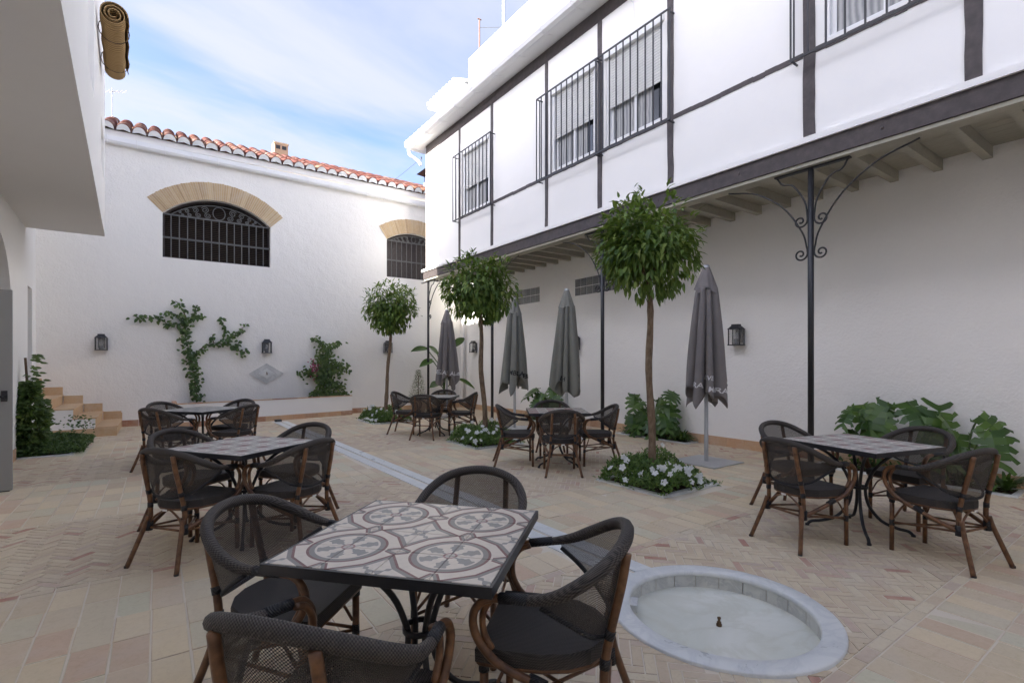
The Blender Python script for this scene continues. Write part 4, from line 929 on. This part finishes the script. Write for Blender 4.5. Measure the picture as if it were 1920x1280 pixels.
def monstera(label, base, specs):
    t = thing('monstera_plant', label, 'plant', (base[0], base[1], 0), 0, 'monstera plants along the right wall')
    for k, (dx, dy, z, ang, tilt, sz) in enumerate(specs):
        p = Vector((dx, dy, z)); MB().tube(spline([(dx * .2, dy * .2, 0), (dx * .5, dy * .5, z * .7), p], 5), .011, 6).obj('petiole', 'stem_green', t, True)
        o = link('leaf', MON[k % 3], t, p); o.scale = (sz,) * 3; o.rotation_euler = Matrix.Rotation(ang, 3, 'Z').to_4x4().to_quaternion().to_euler(); o.rotation_mode = 'XYZ'; o.rotation_euler = (tilt, random.gauss(0, .2), ang)
random.seed(9)
def rs(n, zmin, zmax, spread, face=R(125)):
    out = []
    for k in range(n): 
        a = face + random.uniform(-1.2, 1.2); out.append((random.uniform(-.25, .05), random.uniform(-spread, spread), random.uniform(zmin, zmax), a, random.uniform(-1.25, -.45), random.uniform(.34, .48)))
    return out
monstera('large split-leaf monstera behind the checked table by the right wall', (7.74, 2.75), rs(9, .45, 1.0, .36))
monstera('split-leaf monstera with one bright upright leaf at the end of the right wall bed', (7.72, 1.80), rs(8, .4, .85, .34) + [(-.2, .15, .50, R(-55), 1.15, .52), (-.12, .5, .95, R(140), -.9, .46)])
monstera('dense monstera between the closed parasol and the red-checked table by the wall', (7.76, 6.35), rs(18, .3, .9, .5))
monstera('monstera behind the olive parasols by the right wall', (7.76, 9.4), rs(14, .35, .92, .6))
def straps(label, base, n, L, seed):
    random.seed(seed); t = thing('strap_leaf_plant', label, 'plant', (base[0], base[1], 0), 0, 'strap-leaved plants along the right wall')
    for k in range(n):
        a = random.uniform(0, 6.28); l = L * random.uniform(.7, 1.1); m_ = MB(); e = random.uniform(.4, .9); prev = None
        for j in range(7):
            s_ = j / 6; r_ = l * (s_ * e); z = l * (.95 * s_ - .75 * s_ * s_ * e * 1.3); w_ = .018 * (1 - s_ ** 3) + .001; c = Vector((math.cos(a) * r_, math.sin(a) * r_, max(z, .015))); sd = Vector((-math.sin(a), math.cos(a), 0)) * w_
            if prev: m_.quad(prev[0], prev[1], c + sd, c - sd)
            prev = (c - sd, c + sd)
        m_.obj('leaf', 'leaf_monstera', t)
straps('clump of arching strap leaves beside the closed parasol by the right wall', (7.72, 5.65), 34, .42, 3)
straps('clump of arching strap leaves at the end of the right wall bed', (7.68, 1.42), 30, .48, 4)
straps('clump of arching strap leaves under the big monstera behind the checked table', (7.66, 2.3), 26, .36, 8)
straps('clump of arching strap leaves below the dense monstera', (7.68, 6.75), 26, .36, 12)
for k, b in enumerate(WBEDS):
    t = thing('wall_bed', ['marble-edged planting bed at the wall beside the closed parasol on a plate', 'marble-edged planting bed at the wall behind the checked table', 'marble-edged planting bed at the wall behind the olive parasols'][k], 'plant bed', group='planting beds along the right wall'); kerb(t, b, .06, .02)
    m_ = MB()
    for q in range(700): leaf(m_, (random.uniform(b[0] + .05, b[1] - .03), random.uniform(b[2] + .05, b[3] - .05), random.uniform(.01, .12)), (random.gauss(0, 1), random.gauss(0, 1), .5), (0, 0, 1), random.uniform(.04, .09), .03)
    m_.obj('ground_cover', 'leaf_dark', t)
# potted plants in the far corner
def pot(label, loc, r, h, name='terracotta_planter'):
    t = thing(name, label, 'pot', loc); MB().lathe([(r * .72, 0), (r * .98, h * .55), (r * 1.0, h * .84), (r * 1.08, h * .85), (r * 1.08, h), (r * .95, h), (r * .93, h * .9)], 28).obj('body', 'terracotta_pot', t, True); MB().lathe([(.001, h * .9), (r * .94, h * .9)], 20).obj('soil', 'soil', t)
    for z in (.35, .55): MB().lathe([(r * (.80 + .2 * z) + .004, h * z - .012), (r * (.80 + .2 * z) + .016, h * z), (r * (.80 + .2 * z) + .004, h * z + .012)], 28).obj('band', 'terracotta_pot', t, True)
pot('large ribbed terracotta pot holding the banana-leaf plant in the far corner', (6.95, 13.35, 0), .27, .50); pot('smaller terracotta pot holding a little upright shrub in the far corner', (6.1, 13.3, 0), .22, .42)
t = thing('bird_of_paradise', 'tall plant with broad paddle leaves on arching stalks in the large far pot', 'plant', (6.95, 13.35, .45))
random.seed(21)
for (ax, ay, z, L, tip) in ((-.55, .0, 1.35, .55, (-.75, -.1, .10)), (-.42, -.1, 1.02, .52, (-.8, -.25, -.05)), (.30, -.1, 1.45, .5, (.55, -.1, .75)), (-.30, -.25, .35, .42, (-.7, -.3, .1)), (.35, -.3, .45, .45, (.7, -.3, -.2)), (-.12, .2, 1.2, .5, (-.35, .1, .5)), (.1, .1, 1.0, .5, (.3, .2, .8))):
    MB().tube(spline([(0, 0, 0), (ax * .25, ay * .25, z * .6), (ax, ay, z)], 6), .014, 6).obj('stalk', 'stem_green', t, True)
    m_ = MB(); d = Vector(tip).normalized(); sd = d.cross(Vector((.1, -.6, .75))).normalized(); nm = sd.cross(d); n = 8; P0 = Vector((ax, ay, z))
    for j in range(n + 1):
        s_ = j / n; w_ = .115 * math.sin(math.pi * min(.98, .1 + s_ * .9)) ** .7; c = P0 + d * L * s_ - Vector((0, 0, .16 * s_ * s_)); m_.v += [tuple(c + sd * w_ + nm * .03), tuple(c), tuple(c - sd * w_ + nm * .03)]
    for j in range(n): i = 3 * j; m_.f += [(i, i + 1, i + 4, i + 3), (i + 1, i + 2, i + 5, i + 4)]
    m_.obj('leaf', 'leaf_monstera', t)
t = thing('potted_shrub', 'small upright feathery shrub in the smaller far pot', 'shrub', (6.1, 13.3, .36)); m_ = MB(); MB().tube([(0, 0, 0), (0, 0, .7)], .01, 5).obj('stem', 'stem_brown', t)
for k in range(800): z = random.uniform(0, 1) ** 1.3 * .78; a = random.uniform(0, 6.28); r_ = (.28 * (1 - z / .85) + .02) * random.uniform(.3, 1); leaf(m_, (r_ * math.cos(a), r_ * math.sin(a), z + .05), (math.cos(a), math.sin(a), .9), (0, 0, 1), .06, .014)
m_.obj('leaves', 'leaf_shrub', t)
random.seed(77)

# ------------------------------------------------------------------ café chairs
def chair_proto():
    t = link('rattan_armchair', None); t['category'] = 'chair'; t['group'] = 'rattan café armchairs'
    rimL = [(-.262, .135, .652), (-.280, .03, .662), (-.283, -.06, .684), (-.262, -.145, .728), (-.205, -.222, .778), (-.115, -.268, .810), (0, -.283, .822)]
    ctrl = rimL + [(-x, y, z) for x, y, z in reversed(rimL[:-1])]
    rim = spline(ctrl, 6); n = len(rim)
    rad = [.0165 + .0075 * min(1, max(0, (min(k, n - 1 - k) - 5) / 10)) for k in range(n)]
    MB().tube(rim, rad, 10).obj('rim', 'rim_weave', t, True)
    # backrest mesh between rim and lower hoop
    lo = spline([(-.272, -.005, .640), (-.245, -.085, .585), (-.190, -.165, .520), (-.10, -.212, .488), (0, -.225, .480), (.10, -.212, .488), (.190, -.165, .520), (.245, -.085, .585), (.272, -.005, .640)], 6)
    m_ = MB(); nu = 36; nv = 7; a0, a1 = 8, n - 9
    def samp(l, f):
        q = f * (len(l) - 1); i = min(int(q), len(l) - 2); return Vector(l[i]).lerp(Vector(l[i + 1]), q - i)
    top = rim[a0:a1 + 1]
    for i in range(nu + 1):
        A, B = samp(top, i / nu), samp(lo, i / nu)
        for j in range(nv + 1): s_ = j / nv; p = A.lerp(B, s_); p.y -= .012 * math.sin(math.pi * s_) * math.sin(math.pi * i / nu); m_.v.append(tuple(p))
    for i in range(nu):
        for j in range(nv): k = i * (nv + 1) + j; m_.f.append((k, k + 1, k + nv + 2, k + nv + 1))
    bo = m_.obj('backrest', 'back_mesh', t, True); at_ = bo.data.attributes.new('tpos', 'FLOAT_VECTOR', 'POINT')
    for i in range(nu + 1):
        for j in range(nv + 1): at_.data[i * (nv + 1) + j].vector = (.82 * i / nu, 0, .31 * j / nv)
    MB().tube(lo, .0095, 7).obj('back_hoop', 'binding_black', t, True)
    # seat
    out = [(-.222, .232), (.222, .232)] + [(.228, .10), (.222, .0), (.198, -.09), (.15, -.16), (.08, -.20), (0, -.212), (-.08, -.20), (-.15, -.16), (-.198, -.09), (-.222, .0), (-.228, .10)]
    m_ = MB(); N_ = len(out)
    for f, z in ((.97, .400), (1.0, .404), (1.003, .447), (.985, .456), (.6, .458), (0.02, .452)): m_.v += [(x * f, .01 + (y - .01) * f, z - (.006 if f < .7 else 0)) for x, y in out]
    for r_ in range(5):
        for k in range(N_): a = r_ * N_ + k; b = r_ * N_ + (k + 1) % N_; m_.f.append((a, b, b + N_, a + N_))
    m_.f.append(tuple(range(5 * N_, 6 * N_))); m_.f.append(tuple(reversed(range(N_)))); m_.obj('seat', 'seat_weave', t)
    MB().tube([(x * .95, y * .95, .398) for x, y in out] + [(out[0][0] * .95, out[0][1] * .95, .398)], .0115, 7).obj('seat_frame', 'bamboo_brown', t, True)
    for sg in (-1, 1):
        MB().tube([(sg * .200, .208, 0), (sg * .200, .205, .41)], .0160, 9).obj('leg', 'bamboo_brown', t, True)
        MB().tube(spline([(sg * .228, -.325, 0), (sg * .200, -.283, .13), (sg * .172, -.238, .27), (sg * .160, -.222, .34)], 4), .0160, 9).obj('leg', 'bamboo_brown', t, True)
        MB().tube(spline([(sg * .160, -.205, .255), (sg * .157, -.206, .40), (sg * .150, -.226, .52), (sg * .146, -.262, .68), (sg * .142, -.281, .79)], 5), .0160, 9).obj('back_upright', 'bamboo_brown', t, True)
        MB().tube(spline([(sg * .262, .125, .652), (sg * .260, .185, .640), (sg * .256, .226, .590), (sg * .252, .222, .520), (sg * .248, .175, .450), (sg * .240, .10, .398), (sg * .205, -.06, .325), (sg * .168, -.208, .262)], 5), .0150, 9).obj('arm_loop', 'bamboo_brown', t, True)
        MB().tube(spline([(sg * .240, .125, .650), (sg * .236, .170, .630), (sg * .232, .200, .580), (sg * .230, .198, .515), (sg * .228, .170, .46)], 5), .0125, 8).obj('inner_arm_loop', 'bamboo_brown', t, True)
        MB().tube([(sg * .200, .205, .215), (sg * .165, -.215, .262)], .008, 7).obj('stretcher', 'bamboo_brown', t, True)
        MB().tube([(sg * .200, .200, .205), (-sg * .162, -.212, .255)], .008, 7).obj('cross_stretcher', 'bamboo_brown', t, True)
        MB().tube(spline([(sg * .198, .19, .25), (sg * .17, .15, .34), (sg * .10, .12, .392)], 4), .007, 6).obj('corner_brace', 'bamboo_brown', t, True)
        MB().tube(spline([(sg * .165, -.22, .27), (sg * .11, -.21, .34), (sg * .03, -.20, .385), (0, -.2, .39)], 4), .0075, 6).obj('rear_brace', 'bamboo_brown', t, True)
        for a, b, r_ in (((sg * .166, -.214, .235), (sg * .163, -.212, .305), .026), ((sg * .158, -.207, .40), (sg * .155, -.209, .435), .0185), ((sg * .200, .206, .365), (sg * .200, .205, .408), .0195), ((sg * .262, .132, .652), (sg * .280, .035, .663), .0195), ((sg * .226, .04, .375), (sg * .214, -.015, .348), .0195), ((sg * .152, -.220, .50), (sg * .150, -.228, .53), .0185), ((sg * .200, .206, .19), (sg * .200, .206, .235), .0175)): MB().tube([a, b], r_, 8).obj('binding', 'binding_black', t, True)
        for fx, fy in ((.200, .208), (.228, -.325)): MB().lathe([(.0155, 0), (.0155, .012), (.0145, .014)], 8, sg * fx, fy).obj('foot_cap', 'binding_black', t)
    MB().tube([(-.162, -.214, .258), (.162, -.214, .258)], .0085, 7).obj('rear_stretcher', 'bamboo_brown', t, True)
    MB().box(-.02, .02, -.2265, -.2245, .385, .40).obj('maker_tag', 'print_white', t)
    return t
CH = chair_proto(); used = [False]
def chair(x, y, facing, label):
    o = CH if not used[0] else copy_tree(CH); used[0] = True
    o.location = (x, y, .001); o.rotation_euler = (0, 0, R(facing - 90)); o['label'] = label; return o
# ------------------------------------------------------------------ tables
def set_attr(me, fn):
    at = me.attributes.new('tpos', 'FLOAT_VECTOR', 'POINT')
    for i, v in enumerate(me.vertices): at.data[i].vector = fn(v.co)
def table(label, loc, rot, mat, size=.80):
    t = thing('tile_top_table', label, 'table', loc, R(rot), 'café tables with printed tile tops'); h = size / 2
    m_ = MB(); e = .010
    m_.box(-h - e, h + e, -h - e, -h, .716, .752).box(-h - e, h + e, h, h + e, .716, .752).box(-h - e, -h, -h, h, .716, .752).box(h, h + e, -h, h, .716, .752); m_.obj('edge_frame', 'iron_black', t)
    MB().box(-h + .001, h - .001, -h + .001, h - .001, .718, .736).obj('backing_board', 'iron_black', t)
    n = 4; q = size / n
    for i in range(n):
        for j in range(n):
            x, y = -h + (i + .5) * q, -h + (j + .5) * q; me = chamfer_tile(q - .0025, q - .0025, 0, .013, .001).mesh('printed_tile', mat); set_attr(me, lambda c, x=x, y=y: (c.x + x, c.y + y, 0)); link('printed_tile', me, t, (x, y, .7535 + random.gauss(0, .0002)))
    for k in range(4):
        a = R(45 + 90 * k); c_, s_ = math.cos(a), math.sin(a)
        pr = [(.40, .712), (.33, .700), (.22, .645), (.115, .53), (.062, .41), (.050, .34), (.075, .22), (.16, .105), (.27, .055), (.345, .040), (.378, .012)]
        MB().tube(spline([(r_ * c_, r_ * s_, z) for r_, z in pr], 4), .0128, 8).obj('leg', 'iron_black', t, True)
        MB().lathe([(.017, 0), (.017, .014), (.012, .018)], 8, .380 * c_, .380 * s_).obj('foot', 'iron_black', t)
    MB().lathe([(.058, .365), (.070, .365), (.070, .385), (.058, .385), (.058, .365)], 20).obj('collar_ring', 'iron_black', t, True)
    return t
def place(c, rot, r, sides, desc):
    for k, rr, jit, lab in sides:
        a = rot + 90 * k; rr = rr or r; x, y = c[0] + rr * math.cos(R(a)), c[1] + rr * math.sin(R(a)); chair(x, y, a + 180 + jit, f'rattan armchair {desc}, {lab}')
C1 = (.865, 1.87); table('large-patterned medallion tile table nearest the fountain, on curved black iron legs', (*C1, 0), 42, 'medallion_tile', .80)
place(C1, 42, .62, [(0, .60, 0, 'its back to the marble channel'), (1, .60, 4, 'its back to the left house'), (2, .60, -3, 'its back to the entrance side'), (3, .53, 0, 'its back to the round fountain')], 'at the medallion-patterned table')
C2 = (.60, 4.72); table('grey and maroon checked tile table beside the medallion table, left of the channel', (*C2, 0), 35, 'checked_tile', .80)
place(C2, 35, .55, [(0, .56, 0, 'its back to the marble channel'), (1, .60, 3, 'its back to the stairs and left house'), (2, .46, 3, 'its back to the left house doorway'), (3, .50, -2, 'its back to the medallion table')], 'at the channel-side checked table')
C3 = (.55, 8.62); table('greyish tile table standing in front of the raised planter', (*C3, 0), 40, 'checked_grey', .80)
place(C3, 40, .56, [(0, .54, 0, 'its back to the planter end'), (1, .56, 0, 'its back to the staircase'), (2, .56, 0, 'its back to the left house doorway'), (3, .56, 0, 'its back to the marble channel')], 'at the table before the planter')
C4 = (4.55, 9.15); table('greyish tile table standing nearest the two terracotta pots', (*C4, 0), 48, 'checked_grey', .80)
place(C4, 48, .56, [(0, .56, 0, 'its back to the right wall'), (1, .58, 0, 'its back to the far flower bed'), (2, .56, 0, 'its back to the marble channel'), (3, .56, 0, 'its back to the middle tree bed')], 'at the table near the terracotta pots')
C5 = (4.62, 5.47); table('red-checked tile table standing in front of the two olive parasols', (*C5, 0), -34, 'checked_red', .80)
place(C5, -34, .56, [(0, .57, 0, 'its back to the parasol on a square plate'), (1, .56, 0, 'its back to the right wall and olive parasols'), (2, .56, 2, 'its back to the middle tree bed'), (3, .55, 0, 'its back to the marble channel')], 'at the red-checked table')
C6 = (4.90, 1.82); table('grey and maroon checked tile table standing before the monstera plants', (*C6, 0), -14, 'checked_tile', .82)
place(C6, -14, .6, [(0, .66, 0, 'its back to the monstera plants'), (1, .60, 0, 'its back to the iron post'), (2, .64, 0, 'its back to the tree bed and channel'), (3, .60, 0, 'its back to the brick border strip')], 'at the monstera-side checked table')

# ------------------------------------------------------------------ closed parasols
def text_mesh(body, size, shear=.18):
    cu = bpy.data.curves.new('txt', 'FONT'); cu.body = body; cu.size = size; cu.shear = shear; cu.offset = size * .018; cu.resolution_u = 2
    ob = bpy.data.objects.new('txt', cu); COL.objects.link(ob); dg = bpy.context.evaluated_depsgraph_get(); me = bpy.data.meshes.new_from_object(ob.evaluated_get(dg)); bpy.data.objects.remove(ob); 
    bm = bmesh.new(); bm.from_mesh(me)
    bmesh.ops.triangulate(bm, faces=bm.faces); 
    for _ in range(2):
        long = [e for e in bm.edges if e.calc_length() > .012]
        if long: bmesh.ops.subdivide_edges(bm, edges=long, cuts=1)
    v = [tuple(x.co) for x in bm.verts]; bm.verts.index_update(); f = [tuple(x.index for x in fc.verts) for fc in bm.faces]; bm.free(); return v, f
def parasol(label, x, y, rz, cloth, ink, texts, seed, zt=2.83):
    rnd = random.Random(seed); t = thing('closed_parasol', label, 'parasol', (x, y, 0), rz, 'closed parasols along the right wall')
    MB().box(-.36, .36, -.36, .36, .001, .014).obj('base_plate', 'galvanised', t); MB().lathe([(.03, .014), (.03, .4), (.027, .41), (.027, zt - .08)], 14).obj('pole', 'galvanised', t, True)
    MB().lathe([(.045, zt - .075), (.05, zt - .02), (.042, zt - .004), (.002, zt)], 14).obj('finial', 'galvanised', t, True)
    zb = .90; ph = [rnd.uniform(0, 6.28) for _ in range(6)]; nf = 8
    def rad(th, z):
        s_ = (zt - .30 - z) / (zt - .30 - zb); s_ = min(max(s_, -.3), 1.15); Rm = .13 + .165 * s_ ** .9 if s_ > 0 else .13
        A = .34 + .34 * max(s_, 0)
        v_ = abs(math.sin(nf * th / 2 + ph[0] + .45 * math.sin(2 * th + ph[1]) + .5 * s_)); v2 = abs(math.sin(3 * th / 2 + ph[4] - .3 * s_))
        return Rm * (1.10 - A * (1 - v_) ** 1.6 - .22 * max(s_, 0) * (1 - v2) ** 2 + .07 * math.sin(3 * th + ph[2] + 1.5 * s_) + .05 * math.sin(5 * th + ph[3] - 2 * s_) + .02 * math.sin(13 * th + ph[5] + 6 * s_))
    def hem(th): return zb - .13 + .26 * abs(math.sin(2 * th + ph[5])) + .06 * math.sin(3 * th + ph[2]) + .05 * math.sin(7 * th + ph[0])
    def hemS(th): return zb - .13 + .26 * abs(math.sin(2 * th + ph[5])) + .06 * math.sin(3 * th + ph[2])
    def P(th, z, off=0.): r_ = rad(th, z) + off; return (r_ * math.cos(th), r_ * math.sin(th), z)
    m_ = MB(); na, nz2 = 216, 34
    for i in range(na):
        th = 2 * math.pi * i / na; h0 = hem(th)
        for j in range(nz2 + 1): z = zt - .33 + (h0 - zt + .33) * j / nz2; m_.v.append(P(th, z))
    for i in range(na):
        for j in range(nz2): a = i * (nz2 + 1) + j; b = ((i + 1) % na) * (nz2 + 1) + j; m_.f.append((a, a + 1, b + 1, b))
    cp = m_.obj('canopy', cloth, t, True); sd = cp.modifiers.new('thickness', 'SOLIDIFY'); sd.thickness = .003; sd.offset = -1
    m_ = MB()      # vent cap: a small skirt over the shoulders
    for i in range(96):
        th = 2 * math.pi * i / 96
        for j in range(11): s_ = j / 10; z = zt - .03 - .33 * s_ + (.035 * math.sin(4 * th + ph[1]) - .02) * s_; r_ = .045 + .105 * s_ ** .9; r_ *= 1 + .10 * s_ * math.cos(8 * th + ph[0]) + .05 * s_ * math.sin(3 * th + ph[3]); m_.v.append((r_ * math.cos(th), r_ * math.sin(th), z))
    for i in range(96):
        for j in range(10): a = i * 11 + j; b = ((i + 1) % 96) * 11 + j; m_.f.append((a, a + 1, b + 1, b))
    m_.obj('vent_cap', cloth, t, True)
    for body, th0, z0, size, slope in texts:
        v, f = text_mesh(body, size); mm = MB(); wd_ = max(q[0] for q in v); zl = max(hem(th0 + wd_ * q / 12 / .28) + .12 * wd_ * q / 12 for q in range(13)) + (.03 if z0 < 1.19 else .19)
        for px_, py_, _ in v:
            th = th0 + px_ / .28; z = zl + py_ - .12 * px_; mm.v.append(P(th, z, .008))
        mm.f = f; mm.obj('printed_lettering', ink, t)
fc = math.atan2(-FY, -FX)      # side of a parasol facing the courtyard corner
parasol('closed brown-grey parasol with white lettering on a square steel plate near the front tree', 6.47, 4.33, 0, 'umbrella_cloth', 'print_white', [('BRA', fc - 1.25, 1.00, .105, -.42), ('MBRA', fc - .30, 1.02, .105, -.42), ('RVE', fc - .55, 1.20, .09, -.35), ('RVE', fc + .85, 1.24, .09, -.35), ('RA', fc + .85, 1.02, .10, -.35)], 1)
parasol('closed olive-grey parasol with partly hidden dark lettering, next to an iron post', 6.38, 7.25, .4, 'umbrella_olive', 'print_black', [('LH', fc - 1.15, 1.12, .12, -.5), ('A', fc + .7, 1.14, .12, -.3)], 2)
parasol('closed olive-grey parasol with readable dark lettering, half behind the middle tree', 6.35, 8.92, .9, 'umbrella_olive', 'print_black', [('MBRA', fc - 1.45, 1.12, .14, -.42), ('MBRA', fc - .25, 1.14, .14, -.42)], 3)
parasol('closed brown-grey parasol with white lettering in front of the banana-leaf plant', 6.30, 11.95, .2, 'umbrella_cloth', 'print_white', [('VEZAS A', fc - 1.45, 1.16, .15, -.2), ('L A', fc + .6, 1.18, .15, -.2)], 4)
